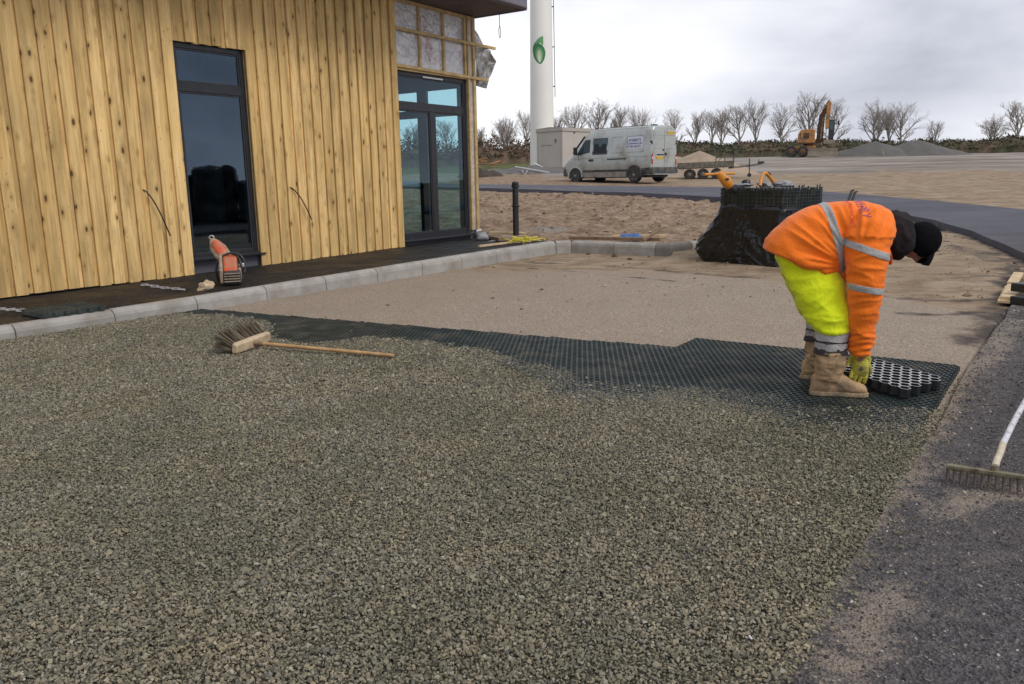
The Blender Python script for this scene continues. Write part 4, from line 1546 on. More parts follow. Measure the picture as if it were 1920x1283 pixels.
def make_trailer():
    p = at(1284, 333, 40.3)
    t = thing('trailer', 'grey flat plant trailer with twin axles and raised drawbar, behind the silver van', 'trailer', (p.x, p.y, T(p.x, p.y) - .04), radians(-14))
    t.rotation_euler = (0, radians(-1.5), radians(-14))
    t.scale = (.92, .92, .86)
    m = MB()
    m.box((1.1, .8, .66), (2.9, 1.6, .07))
    m.build('bed', M['trailer_grey'], t, bevel=.01)
    m = MB()
    for y in (.02, 1.58):
        m.box((1.1, y, .82), (2.9, .05, .30))
    m.box((-.36, .8, .82), (.05, 1.5, .30))
    m.build('side_board', M['trailer_grey'], t, bevel=.01)
    m = MB()
    for x in (1.62, 2.08, 2.54):
        for y in (0.02, 1.58):
            m.box((x, y, 1.02), (.05, .05, .34))
    m.beam((1.6, .02, 1.19), (2.6, .02, 1.19), .05, .05)
    m.beam((1.6, 1.58, 1.19), (2.6, 1.58, 1.19), .05, .05)
    m.beam((2.56, .02, 1.19), (2.56, 1.58, 1.19), .05, .05)
    m.beam((1.55, .0, .78), (1.95, .0, 1.19), .05, .04)
    m.build('headboard_frame', M['trailer_grey'], t)
    m = MB()
    for y in (.35, 1.25):
        m.beam((2.3, y, .58), (3.55, .8, .66), .08, .10)
    m.beam((3.5, .8, .66), (4.0, .8, .74), .09, .10)
    m.build('drawbar', M['trailer_grey'], t, bevel=.01)
    m = MB()
    m.box((3.95, .8, .80), (.34, .10, .12))
    m.tube([(3.8, .8, .80), (3.86, .8, .98)], .02, 6)
    m.build('hitch', M['dark_metal'], t, bevel=.02)
    m = MB()
    m.tube([(3.35, .62, 1.05), (3.35, .62, .16)], .028, 8)
    m.lathe([(.02, -.04), (.11, -.04), (.11, .04), (.02, .04)], 14, (3.35, .62, .12), 'Y')
    m.build('jockey_wheel', M['dark_metal'], t)
    for x in (.25, .95, 1.65):
        for y in (-.12, 1.72):
            m = MB()
            m.lathe([(.12, -.09), (.27, -.10), (.30, -.06), (.30, .06), (.27, .10), (.12, .09)], 20, (x, y, .30), 'Y')
            w = m.build('wheel', M['tyre'], t, smooth=40)
            m = MB()
            m.lathe([(.13, -.08), (.10, -.095), (.0001, -.10)], 16, (x, y, .30), 'Y')
            m.build('rim', M['rim_grey'], w, smooth=40)
    m = MB()
    for y in (-.12, 1.72):
        m.prism([(-.15, .52), (-.10, .68), (2.0, .68), (2.05, .52), (2.0, .64), (-.08, .64)], y - .13, y + .13)
    m.build('mudguard', M['trailer_grey'], t)
    m = MB()
    m.box((-.39, .15, .74), (.03, .18, .10))
    m.build('tail_light', M['red_lens'], t)


make_trailer()


def heap(name, label, cat, cx, cy, rx, ry, h, mt, seed, peaks=((0, 0, 1, 1),), rough=.12, res=44, group=None):
    vs, fs = [], []
    for i in range(res + 1):
        for j in range(res + 1):
            a, b = i / res * 2 - 1, j / res * 2 - 1
            z = -.4
            for px_, py_, s, hh in peaks:
                d = sqrt(((a - px_) / s) ** 2 + ((b - py_) / s) ** 2)
                z = max(z, hh * (1 - d) - .10 * max(0, .35 - d) ** 1 * 2)
            x, y = cx + a * rx, cy + b * ry
            n = noise.noise(Vector((x * 1.1, y * 1.1, seed))) + .5 * noise.noise(Vector((x * 2.7, y * 2.7, seed))) + .3 * noise.noise(Vector((x * 7, y * 7, seed)))
            zz = z * h + rough * h * n * (1 if z > 0 else .2)
            vs.append((x - cx, y - cy, T(x, y) - T(cx, cy) + zz))
    for i in range(res):
        for j in range(res):
            k = i * (res + 1) + j
            fs.append((k, k + res + 1, k + res + 2, k + 1))
    m = MB()
    m.add(vs, fs)
    o = m.build(name, M[mt], smooth=180)
    o.location = (cx, cy, T(cx, cy))
    return tag(o, label, cat, group)


p = at(1322, 320, 45)
heap('sand_heap', 'rounded heap of brown sand behind the grey trailer', 'heap', p.x - .3, p.y, 3.4, 3.0, 1.42, 'heap_sand', 3, ((0, 0, .95, .95), (-.35, .1, .7, .80), (.35, 0, .6, .62)), .05)
p = at(1640, 290, 78)
heap('gravel_heap', 'wide dark grey heap of road stone with a post against it, beside the orange digger', 'heap', p.x, p.y, 4.6, 3.5, 1.30, 'heap_grey', 5, ((0, 0, .9, 1.1), (-.4, .2, .6, .6), (.4, 0, .6, .65)), .05)
p = at(1727, 290, 78)
heap('gravel_heap', 'dark grey heap of road stone with long right slope, farther from the orange digger', 'heap', p.x, p.y, 5.0, 3.5, 1.38, 'heap_grey', 9, ((-.1, 0, .9, 1.1), (.35, 0, .6, .55)), .05)
p = at(1659, 290, 74.2)
t = thing('marker_post', 'pale leaning post stuck in the grey stone heaps', 'post', (p.x, p.y, T(p.x, p.y)))
m = MB()
m.beam((0, 0, -.1), (-.20, .25, .72), .07, .05)
m.build('stake', M['timber_grey'], t)
p = at(915, 326, 47)
heap('soil_heap', 'low heap of black soil by the corner of the timber building', 'heap', p.x - .3, p.y, 1.5, 1.0, .62, 'heap_soil', 12, ((-.2, 0, .8, 1.0), (.4, 0, .5, .6)), .3)
p = at(1000, 325, 52)
heap('rubble_bank', 'long low bank of grey rubble in front of the white tower', 'heap', p.x, p.y, 4.2, 2.2, .5, 'heap_gravel', 15, ((0, 0, .95, .9), (-.5, .1, .6, .7), (.5, 0, .55, .7)), .22)
t = thing('steel_trestle', 'pale galvanised pole trestle lying on the rubble bank by the white tower', 'trestle', (0, 0, 0))
a, b = at(966, 313, 50.5), at(1030, 324, 50)
t.location = a
m = MB()
m.tube([(0, 0, 0), b - a], .045, 8)
m.build('pole', M['galvanised'], t, smooth=60)
m = MB()
q = at(984, 328.5, 49.5) - a
m.tube([at(979, 320.5, 50.3) - a, q, at(989, 320.5, 50.3) - a], .04, 6)
m.build('leg', M['galvanised'], t, smooth=60)
m = MB()
m.tube([at(1000, 306, 52) - a, at(1018, 314, 52) - a, at(1012, 318, 51.6) - a, at(1006, 314, 52) - a], .035, 6)
m.build('brace', M['galvanised'], t, smooth=60)
p = at(906, 306, 63)
t = thing('timber_pile', 'small pile of orange broken timber on the grass near the brown scrub', 'timber pile', (p.x, p.y, T(p.x, p.y)))
for k in range(12):
    a_ = random.uniform(0, pi)
    c = Vector((random.uniform(-1.2, 1.0), random.uniform(-.5, .5), .1 + .05 * k))
    d = Vector((cos(a_), sin(a_) * .5, random.uniform(-.15, .2))) * random.uniform(.4, .9)
    m = MB()
    m.beam(c - d, c + d, .14, .05)
    m.build('board', M['chip_orange'], t)


def crv0(pts, n=5):
    pp = [Vector(p) for p in pts]
    out = []
    for i in range(len(pp) - 1):
        p0, p1, p2, p3 = pp[max(i - 1, 0)], pp[i], pp[i + 1], pp[min(i + 2, len(pp) - 1)]
        for s in range(n):
            f = s / n
            out.append(.5 * ((2 * p1) + (p2 - p0) * f + (2 * p0 - 5 * p1 + 4 * p2 - p3) * f ** 2 + (3 * p1 - p0 - 3 * p2 + p3) * f ** 3))
    return out + [pp[-1]]


def make_digger():
    Y = 78.0
    o = at(1520, 294, Y)
    t = thing('excavator', 'orange wheeled excavator with raised boom and dozer blade, beside the grey stone heaps', 'excavator', (o.x, o.y, T(o.x, o.y) + .02), -atan2(o.x, o.y) * 1.0)
    s = Y / 1500 / cos(atan2(o.x, o.y)) * 1.0
    X = lambda px: (px - 1520) * s
    Z = lambda py: (294 - py) * s
    for y in (-1.0, 1.0):
        for px, r in ((1488, .53), (1507, .50)):
            m = MB()
            m.lathe([(.22, -.2), (r - .06, -.22), (r, -.14), (r, .14), (r - .06, .22), (.22, .2)], 24, (X(px), y, r), 'Y')
            w = m.build('wheel', M['tyre'], t, smooth=40)
            m = MB()
            m.lathe([(.26, -.19), (.22, -.23), (.10, -.24), (.0001, -.24)], 16, (X(px), y, r), 'Y')
            m.build('rim', M['digger_rust'], w, smooth=40)
    m = MB()
    m.box((X(1507), 0, Z(280)), (2.2, 1.5, .42))
    m.build('chassis', M['digger_orange'], t, bevel=.03)
    m = MB()
    m.lathe([(.6, Z(276)), (.6, Z(272))], 20, (X(1518), 0, 0))
    m.build('slew_ring', M['digger_rust'], t)
    m = MB()
    m.prism([(X(1497), Z(271)), (X(1525), Z(271)), (X(1525), Z(250)), (X(1520), Z(248.5)), (X(1502), Z(250)), (X(1498), Z(256))], -.85, .95)
    b = m.build('engine_cover', M['digger_orange'], t, bevel=.05)
    m = MB()
    for k in range(4):
        m.box((X(1511.2), -.86, Z(256 + 2.4 * k)), (.52, .03, .09))
    m.build('grille', M['plastic_black'], b)
    m = MB()
    for k in range(3):
        m.box((X(1501.8), -.86, Z(256 + 3.4 * k)), (.10, .03, .12))
    m.build('side_vent', M['plastic_black'], b)
    m = MB()
    m.box((X(1512), .05, Z(271.6)), (1.5, 1.9, .10))
    m.build('deck', M['digger_rust'], t, bevel=.02)
    m = MB()
    m.prism([(X(1527), Z(271)), (X(1538), Z(271)), (X(1539), Z(228)), (X(1546), Z(206)), (X(1543), Z(204)), (X(1538), Z(214)), (X(1530), Z(226))], -.22, .12)
    m.build('boom', M['digger_rust'], t, bevel=.03)
    m = MB()
    m.tube(crv0([(X(1529), -.25, Z(262)), (X(1528.5), -.3, Z(244)), (X(1533), -.3, Z(224)), (X(1540), -.3, Z(208)), (X(1545), -.3, Z(201.5))]), .035, 6)
    m.tube(crv0([(X(1533), -.24, Z(262)), (X(1536), -.27, Z(240)), (X(1541), -.28, Z(216))]), .03, 6)
    m.build('hose', M['plastic_black'], t, smooth=60)
    m = MB()
    m.tube([(X(1534), -.32, Z(266)), (X(1535.5), -.32, Z(246))], .075, 8)
    m.tube([(X(1535.5), -.32, Z(246)), (X(1537), -.32, Z(230))], .045, 8)
    m.build('boom_ram', M['digger_steel'], t, smooth=60)
    m = MB()
    m.prism([(X(1541), Z(206)), (X(1545), Z(203)), (X(1548), Z(207)), (X(1547), Z(228)), (X(1545.5), Z(249)), (X(1540.5), Z(249)), (X(1541), Z(226))], -.62, -.30)
    st = m.build('stick', M['digger_orange'], t, bevel=.03)
    m = MB()
    m.tube([(X(1542.5), -.5, Z(249)), (X(1542.3), -.5, Z(266))], .055, 8)
    m.build('ram', M['galvanised'], st, smooth=60)
    m = MB()
    m.prism([(X(1538), Z(264)), (X(1544), Z(264)), (X(1545), Z(281)), (X(1537), Z(281))], -.75, -.25)
    m.build('hitch', M['digger_rust'], st, bevel=.03)
    m = MB()
    m.prism([(X(1546), Z(266)), (X(1554), Z(267)), (X(1555.5), Z(252)), (X(1555), Z(235)), (X(1546.5), Z(234))], -.55, .75)
    c = m.build('cab', M['dark_metal'], t, bevel=.04)
    m = MB()
    m.box((X(1550.3), -.56, Z(244)), (.34, .03, .78))
    m.build('cab_window', M['cab_glass'], c)
    m = MB()
    m.tube([(X(1555), -.4, Z(240)), (X(1560), -.5, Z(241))], .03, 6)
    m.box((X(1561), -.5, Z(240)), (.16, .10, .42))
    m.build('mirror', M['plastic_black'], t, bevel=.02)
    m = MB()
    m.prism([(-1.5, 0), (-1.38, .1), (-1.34, .45), (-1.40, .72), (-1.48, .72), (-1.44, .4)], X(1515), X(1562), ax=0)
    m.build('dozer_blade', M['digger_steel'], t)
    m = MB()
    m.box((X(1540), -1.0, Z(283)), (.34, .6, .5))
    m.build('bucket', M['digger_steel'], t, bevel=.06)
    m = MB()
    m.box((X(1548), -.3, Z(271)), (1.0, 1.2, .36))
    m.build('front_deck', M['digger_steel'], t, bevel=.04)


make_digger()


# ------------------------------------------------------------------ hedge, scrub, trees
def leafy_bank(name, label, cat, line, w, h, mt, nleaf, seed, lsize=.16, lift=.25):
    """earth bank with growth: a lumpy ridge and loose sprays over it"""
    rs = random.Random(seed)
    m = MB()
    pts = []
    for a, b in zip(line[:-1], line[1:]):
        L = math.hypot(b[0] - a[0], b[1] - a[1])
        k = max(1, int(L / .5))
        for i in range(k):
            pts.append((a[0] + (b[0] - a[0]) * i / k, a[1] + (b[1] - a[1]) * i / k))
    pts.append(line[-1])
    rings = []
    c0 = pts[0]
    for i, (x, y) in enumerate(pts):
        q = pts[min(i + 1, len(pts) - 1)]
        pq = pts[max(i - 1, 0)]
        d = Vector((q[0] - pq[0], q[1] - pq[1], 0)).normalized()
        s = Vector((d.y, -d.x, 0))
        hh = h * (1 + .30 * noise.noise(Vector((x * .22, y * .22, seed))) + .18 * noise.noise(Vector((x * .9, y * .9, seed))))
        rg = []
        for k in range(11):
            a = pi * k / 10
            o = s * (w * cos(a)) * (1 + .2 * noise.noise(Vector((x, k, seed))))
            z = hh * (sin(a) ** .6) * (1 + .16 * noise.noise(Vector((x * 1.7, k * .8, seed + 3)))) - .15
            p = Vector((x, y, 0)) + o
            rg.append(Vector((p.x, p.y, T(x, y) + z)))
        rings.append(rg)
    n = 11
    vs = [p for rg in rings for p in rg]
    fs = [(i * n + k, i * n + k + 1, (i + 1) * n + k + 1, (i + 1) * n + k) for i in range(len(rings) - 1) for k in range(n - 1)]
    m.add(vs, fs)
    for _ in range(nleaf):
        i = rs.randrange(len(rings) - 1)
        k = rs.randrange(1, n - 1)
        p = rings[i][k].lerp(rings[i + 1][k], rs.random()) + Vector((rs.gauss(0, .15), rs.gauss(0, .15), abs(rs.gauss(0, lift)) * (1 if 2 < k < 8 else .3)))
        a = Vector((rs.gauss(0, 1), rs.gauss(0, 1), rs.gauss(.5, 1))).normalized() * lsize * rs.uniform(.5, 1.6)
        b = Vector((rs.gauss(0, 1), rs.gauss(0, 1), rs.gauss(0, 1))).normalized() * lsize * rs.uniform(.3, .9)
        m.add([p - a - b * .3, p + b, p + a, p - b * .8], [(0, 1, 2, 3)])
    o = m.build(name, M[mt], recalc=False)
    return tag(o, label, cat)


def far_pt(px, Y):
    q = at(px, 290, Y)
    return (q.x, q.y)


leafy_bank('hedge', 'long dark green hedge bank along the far edge of the yard', 'hedge', [far_pt(1215, 84), far_pt(1330, 93), far_pt(1450, 99), far_pt(1580, 101), far_pt(1700, 99), far_pt(1820, 99), far_pt(1960, 100), far_pt(2180, 101)], 1.5, 1.75, 'hedge_leaf', 9000, 21, .17, .16)
leafy_bank('scrub_bank', 'tangled bank of reddish brown scrub beyond the grass, left of the white tower', 'scrub', [far_pt(600, 66), far_pt(760, 68), far_pt(870, 70), far_pt(940, 73), far_pt(1005, 76), far_pt(1120, 80), far_pt(1225, 84)], 1.6, 1.45, 'scrub_leaf', 9000, 33, .15, .45)


def tree_mesh(seed, spread, levels=4, lean=0.0, stems=1):
    """bare winter tree of about unit height 7 m: trunk mesh and crown mesh"""
    rs = random.Random(seed)
    tr, cr = MB(), MB()

    def grow(p, d, L, r, lv):
        pts, rad = [p], [r]
        k = 5 if lv < 2 else 4
        q = p
        dd = d.copy()
        for i in range(k):
            dd = (dd + Vector((rs.gauss(0, .10), rs.gauss(0, .10), rs.gauss(.05, .06))) * (1.0 if lv else .5)).normalized()
            q = q + dd * L / k
            pts.append(q)
            rad.append(r * (1 - .62 * (i + 1) / k))
        (tr if lv == 0 else cr).tube(pts, rad, 7 if lv == 0 else (5 if lv == 1 else 3), cap=lv == 0)
        if lv >= levels:
            return
        nb = (rs.randint(9, 11), rs.randint(6, 8), rs.randint(4, 6), rs.randint(3, 4))[lv]
        for j in range(nb):
            f = (.30 if lv == 0 else .22) + (.70 if lv == 0 else .76) * (j + rs.random()) / nb
            i = min(k - 1, int(f * k))
            s = pts[i].lerp(pts[i + 1], f * k - i)
            ax = (pts[i + 1] - pts[i]).normalized()
            ph = rs.uniform(0, 2 * pi) if lv else 2 * pi * j * .382 + rs.gauss(0, .3)
            o = ax.orthogonal().normalized()
            o = Matrix.Rotation(ph, 3, ax) @ o
            ang = radians(rs.uniform(24, 52)) * spread * (1.15 - .35 * f if lv == 0 else 1)
            nd = (ax * cos(ang) + o * sin(ang)).normalized()
            nd = (nd + Vector((0, 0, .20))).normalized()
            ln = L * rs.uniform(.55, .88) * (1.10 - .45 * f) * (.95 if lv == 0 else .82)
            grow(s, nd, ln, max(.0072, rad[i] * rs.uniform(.50, .68)), lv + 1)
    for s_ in range(stems):
        a = rs.uniform(0, 6.28)
        o = .0 if stems == 1 else .25
        grow(Vector((o * cos(a), o * sin(a), -.2)), Vector((lean + o * .8 * cos(a), o * .8 * sin(a), 1)).normalized(), rs.uniform(4.4, 5.0) * (1 if stems == 1 else .9), rs.uniform(.15, .19), 0)
    return tr, cr


def make_trees():
    kinds = []
    for sd_, sp, st_ in ((1, 1.0, 1), (2, .80, 1), (3, 1.15, 1), (4, .9, 2), (5, .7, 1), (6, 1.2, 2)):
        tr, cr = tree_mesh(sd_, sp, stems=st_)
        H = float(np.percentile([v[2] for v in cr.v], 99))
        a = tr.build('trunk', M['bark'], None, smooth=60)
        b = cr.build('crown', M['twig'], None, smooth=180, recalc=False)
        ma, mb_ = a.data, b.data
        bpy.data.objects.remove(a)
        bpy.data.objects.remove(b)
        kinds.append((ma, mb_, H))
    # px of the trunk, py of the top, distance, kind, label
    L = [(770, 232, 74, 3, 'bare tree seen through the glazed door of the timber building, nearer its left jamb'),
         (842, 225, 72, 0, 'bare tree seen through the right leaf of the glazed door'),
         (906, 238, 80, 4, 'thin bare tree beside the corner battens of the timber building'),
         (955, 219, 77, 3, 'bushy bare tree in the brown scrub, left of the white tower'),
         (989, 207, 80, 1, 'dark slender bare tree close against the left side of the white tower'),
         (1046, 215, 92, 4, 'narrow bare tree peeping out just right of the white tower, above the cabin'),
         (1076, 194, 94, 1, 'bare tree over the roof of the pale cabin'),
         (1117, 189, 95, 0, 'bare tree over the bonnet and windscreen of the silver van'),
         (1153, 202, 97, 4, 'thin bare tree over the front part of the silver van roof'),
         (1196, 201, 98, 1, 'bare tree over the middle of the silver van roof'),
         (1262, 205, 100, 2, 'spreading bare tree behind the rear doors of the silver van'),
         (1300, 210, 102, 4, 'slim bare tree just right of the silver van, over the sand heap'),
         (1334, 207, 104, 1, 'bare tree over the right slope of the sand heap, first of a close pair'),
         (1349, 204, 105, 4, 'bare tree over the drawbar of the trailer, second of a close pair'),
         (1388, 197, 105, 0, 'broad bare tree rising above the right end of the trailer'),
         (1414, 187, 106, 1, 'tall upright bare tree midway between the trailer and the digger'),
         (1464, 195, 106, 2, 'wide bare tree just left of the orange digger'),
         (1516, 175, 107, 0, 'tall bare tree directly behind the boom of the orange digger'),
         (1560, 184, 106, 2, 'spreading bare tree just right of the digger cab'),
         (1634, 190, 105, 5, 'wide many-stemmed bare tree above the left grey stone heap'),
         (1668, 203, 106, 4, 'leaning thin bare tree between the two wide trees above the stone heaps'),
         (1688, 192, 106, 2, 'wide bare tree above the right grey stone heap'),
         (1753, 226, 106, 0, 'small lone bare tree on the hedge right of the stone heaps'),
         (1860, 215, 108, 5, 'low bushy bare tree on the hedge near the right edge'),
         (1907, 188, 108, 0, 'tall bare tree on the hedge at the right edge of the view')]
    for k, (px, py, Y, kd, lab) in enumerate(L):
        x, y = far_pt(px, Y)
        z = T(x, y)
        ma, mb_, H = kinds[kd]
        top = at(px, py, Y).z
        zb = z + (.35 if px > 1240 else .0)
        s = (top - zb) / H
        t = thing('bare_tree', lab, 'tree', (x, y, zb), (k * 2.4) % 6.28, 'bare trees along the far hedge')
        t.scale = (s * 1.15, s * 1.15, s)
        link('trunk', ma, t)
        link('crown', mb_, t)


make_trees()


# ------------------------------------------------------------------ things on the site
def crv(pts, n=6):
    """smooth open curve through points"""
    pp = [Vector(p) for p in pts]
    out = []
    for i in range(len(pp) - 1):
        p0, p1, p2, p3 = pp[max(i - 1, 0)], pp[i], pp[i + 1], pp[min(i + 2, len(pp) - 1)]
        for s in range(n):
            f = s / n
            out.append(.5 * ((2 * p1) + (p2 - p0) * f + (2 * p0 - 5 * p1 + 4 * p2 - p3) * f ** 2 + (3 * p1 - p0 - 3 * p2 + p3) * f ** 3))
    out.append(pp[-1])
    return out


def lump(name, mt, parent, c, s, seed, rough=.35, sub=3, sharp=None):
    bm = bmesh.new()
    bmesh.ops.create_icosphere(bm, subdivisions=sub, radius=1)
    for v in bm.verts:
        d = 1 + rough * noise.noise(v.co * 1.3 + Vector((seed, 0, 0))) + rough * .5 * noise.noise(v.co * 3.1 + Vector((0, seed, 0)))
        v.co = Vector((v.co.x * s[0], v.co.y * s[1], v.co.z * s[2])) * d
    me = bpy.data.meshes.new(name)
    bm.to_mesh(me)
    bm.free()
    set_mesh(me, mt)
    if sharp:
        me.set_sharp_from_angle(angle=radians(sharp))
    o = link(name, me, parent)
    o.location = c
    return o


def make_bollard():
    t = thing('bollard', 'black ringed metal bollard standing at the corner of the pavement', 'bollard', (.113, 15.5, .185))
    m = MB()
    m.lathe([(.075, -.05), (.075, .02), (.058, .03), (.057, .94), (.056, .98), (.056, 1.04)], 24)
    m.build('post', M['plastic_black'], t, smooth=40)
    for z in (.66, 1.03):
        m = MB()
        m.lathe([(.056, z - .022), (.074, z - .016), (.078, z), (.074, z + .016), (.056, z + .022)], 24, cap=False)
        m.build('collar', M['plastic_black'], t, smooth=40)
    m = MB()
    m.lathe([(.056, 1.04), (.064, 1.05), (.065, 1.085), (.058, 1.11), (.03, 1.12), (.0001, 1.122)], 24)
    m.build('cap', M['plastic_black'], t, smooth=40)


make_bollard()


def plank(name, label, cat, a, b, w, h, mt, group=None, up=(0, 0, 1)):
    a, b = Vector(a), Vector(b)
    m = MB()
    m.beam((0, 0, 0), b - a, w, h, up)
    o = m.build(name, M[mt], bevel=.004, seg=1)
    o.location = a
    return tag(o, label, cat, group)


# --- by the corner of the building
zp = .20
plank('timber_length', 'long pale timber lying on the black pavement edge, yellow netting on its far end', 'timber', g(898, 462, zp + .02), g(1008, 449, zp + .02), .06, .035, 'timber')
plank('timber_length', 'wavy pale timber on top of the small stack behind the bollard', 'timber', g(918, 436, .33), g(985, 438, .31), .09, .035, 'timber')
plank('timber_length', 'brown timber in the stack left of the bollard, below the wavy pale one', 'timber', g(914, 444, .24), g(942, 449, .23), .16, .07, 'timber_brown')
plank('timber_length', 'broad grey timber in the stack behind the foot of the bollard', 'timber', g(940, 447, .24), g(986, 446, .24), .20, .09, 'timber_grey')
plank('timber_length', 'short dull timber right of the bollard, beyond the yellow netting', 'timber', g(975, 447.5, .22), g(1003, 447, .22), .14, .06, 'timber_grey')
plank('metal_strip', 'short pale metal strip lying on the pavement left of the bollard', 'strip', g(917, 452.5, .20), g(940, 450.5, .20), .05, .012, 'galvanised')
p = g(904, 450, .20)
lump('sack', M['grey_bag'], None, p + Vector((0, 0, .06)), (.13, .12, .09), 3, .4)
tag(bpy.data.objects['sack'], 'crumpled grey plastic sack under the end of the door sill', 'sack')
p = g(893, 434, .25)
tag(lump('foil_scrap', M['foil'], None, p, (.09, .08, .10), 8, .6), 'crumpled bright foil scrap at the foot of the corner battens', 'foil')
p = site(6.36, .02, .29)
m = MB()
m.beam((0, 0, 0), (BU * .42 + BN * .12), .16, .012)
o = m.build('sill_offcut', M['dark_metal'])
o.location = p
tag(o, 'dark bent metal sill offcut sticking out past the glazed door', 'offcut')
t = thing('netting', 'bunched yellow netting lying on the end of the long pale timber', 'netting', g(979, 452, zp + .05))
m = MB()
rs = random.Random(4)
for k in range(26):
    c = Vector((rs.gauss(0, .10), rs.gauss(0, .05), rs.uniform(-.02, .06)))
    m.tube(crv([c, c + Vector((rs.gauss(0, .06), rs.gauss(0, .05), rs.uniform(0, .05))), c + Vector((rs.gauss(0, .12), rs.gauss(0, .06), rs.uniform(-.03, .03)))], 4), .009, 4)
m.build('strands', M['yellow_net'], t)
plank('timber_length', 'long brown timber on the ground behind the kerb return, below the blue cloth', 'timber', g(1068, 446, .21), g(1238, 449, .21), .09, .06, 'timber_brown')
plank('timber_length', 'pale thin timber just behind the long brown one, under the blue cloth', 'timber', g(1150, 443, .21), g(1252, 442, .21), .07, .05, 'timber')
plank('timber_length', 'dark timber propped up at a slant at the right end of the long brown one', 'timber', g(1206, 451, .21), g(1206, 451, .21) + Vector((.34, .20, .17)), .06, .035, 'timber_brown')
t = thing('cloth', 'crumpled blue cloth lying on timbers behind the kerb return', 'cloth', g(1182, 445, .22))
for k, (x, sx, sz) in enumerate(((-.13, .10, .05), (.02, .13, .035), (.17, .12, .055))):
    pass
m = MB()
nx, ny = 30, 16
vs = []
for i in range(nx):
    for j in range(ny):
        x, y = (i / (nx - 1) - .5) * .50, (j / (ny - 1) - .5) * .26
        e = min(1, 4 * min(i / (nx - 1), 1 - i / (nx - 1), j / (ny - 1), 1 - j / (ny - 1)))
        vs.append((x + .03 * noise.noise(Vector((x * 9, y * 9, 2))), y, e * (.04 + .085 * abs(noise.noise(Vector((x * 8, y * 8, 5)))) + .05 * abs(noise.noise(Vector((x * 19, y * 19, 1))))) - .01))
m.add(vs, [(i * ny + j, (i + 1) * ny + j, (i + 1) * ny + j + 1, i * ny + j + 1) for i in range(nx - 1) for j in range(ny - 1)])
m.build('cloth_sheet', M['blue_cloth'], t, smooth=180)


# --- petrol saw, stone, loose grid and chains on the pavement
def make_saw():
    b = g(437, 536, .132)
    t = thing('cut_off_saw', 'dusty orange and cream petrol cut-off saw standing on the pavement below the tall window', 'saw', b, radians(18))
    t.scale = (1.15, 1.1, 1.0)
    # local: x to the right, y away from the viewer, z up
    m = MB()
    m.box((0, .05, .10), (.19, .15, .17), taper=.9)
    m.build('starter_cover', M['dark_metal'], t, bevel=.025, seg=3)
    m = MB()
    for k in range(4):
        m.box((0, -.030, .055 + k * .032), (.165, .014, .012))
    m.build('cooling_rib', M['saw_beige'], t, bevel=.004)
    m = MB()
    m.prism([(.00, .16), (.02, .225), (.10, .34), (.24, .36), (.26, .22), (.22, .06), (.05, .05)], -.085, .06, ax=0)
    m.build('engine_housing', M['orange_plastic'], t, bevel=.025, seg=3)
    m = MB()
    m.prism([(-.01, .03), (.0, .19), (.10, .36), (.26, .38), (.30, .10), (.26, .02)], -.125, -.088, ax=0)
    m.build('side_cover', M['saw_beige'], t, bevel=.02, seg=3)
    m = MB()
    m.prism([(.06, .05), (.06, .20), (.2, .24), (.26, .06)], .062, .095, ax=0)
    m.build('air_filter_cover', M['saw_beige'], t, bevel=.015, seg=3)
    m = MB()
    a, c = Vector((-.05, .24, .29)), Vector((-.18, .36, .55))
    for i, (w, h) in enumerate([(.125, .08)]):
        d = (c - a)
        rings = []
        for f, ww in ((0, .07), (.25, .086), (.6, .084), (.85, .056), (1, .026)):
            q = a + d * f
            s = Vector((1, .15, .35)).normalized()
            u_ = s.cross(d.normalized())
            rings.append([q + s * (ww * cos(k * pi / 6)) + u_ * (.035 * sin(k * pi / 6)) for k in range(12)])
        m.loft(rings)
    m.build('cutting_arm', M['saw_beige'], t, smooth=45)
    m = MB()
    d = (c - a)
    s = Vector((1, .15, .35)).normalized()
    rings = []
    for f, ww in ((.12, .042), (.4, .056), (.72, .054), (.9, .026)):
        q = a + d * f + Vector((0.012, -.034, .012))
        u_ = s.cross(d.normalized())
        rings.append([q + s * (ww * cos(k * pi / 6)) + u_ * (.014 * sin(k * pi / 6)) for k in range(12)])
    m.loft(rings)
    m.build('belt_guard', M['orange_plastic'], t, smooth=45)
    m = MB()
    m.tube([c + Vector((-.004, 0, .02)) + Vector((.024 * cos(x), 0, .024 * sin(x))) for x in np.linspace(0, 2 * pi, 15)], .009, 6)
    m.build('hook_ring', M['galvanised'], t, smooth=60)
    m = MB()
    m.tube(crv([(-.14, .16, .03), (-.16, .15, .17), (-.13, .16, .30), (-.04, .18, .372), (.06, .19, .375), (.12, .18, .31), (.135, .16, .22), (.12, .13, .14)], 7), .0135, 10)
    m.build('tube_handle', M['plastic_black'], t, smooth=60)
    m = MB()
    m.tube(crv([(.03, .2, .33), (.05, .17, .36), (.085, .12, .30), (.10, .08, .22)], 5), [.012] * 16, 8)
    m.build('throttle_grip', M['plastic_black'], t, smooth=60)
    m = MB()
    m.box((.115, .12, .235), (.03, .03, .05))
    m.build('choke_knob', M['galvanised'], t, bevel=.01)
    m = MB()
    m.tube([(-.11, .20, .02), (-.04, .28, .018), (.08, .26, .018)], .012, 6)
    m.build('foot', M['dark_metal'], t)


make_saw()
p = g(384, 545, .122)
o = lump('stone', M['rock'], None, p + Vector((0, .03, .045)), (.085, .06, .062), 5, .55, 3, 30)
o.rotation_euler = (0, radians(-18), .3)
tag(o, 'tan broken stone lying on the pavement beside the petrol saw', 'stone')


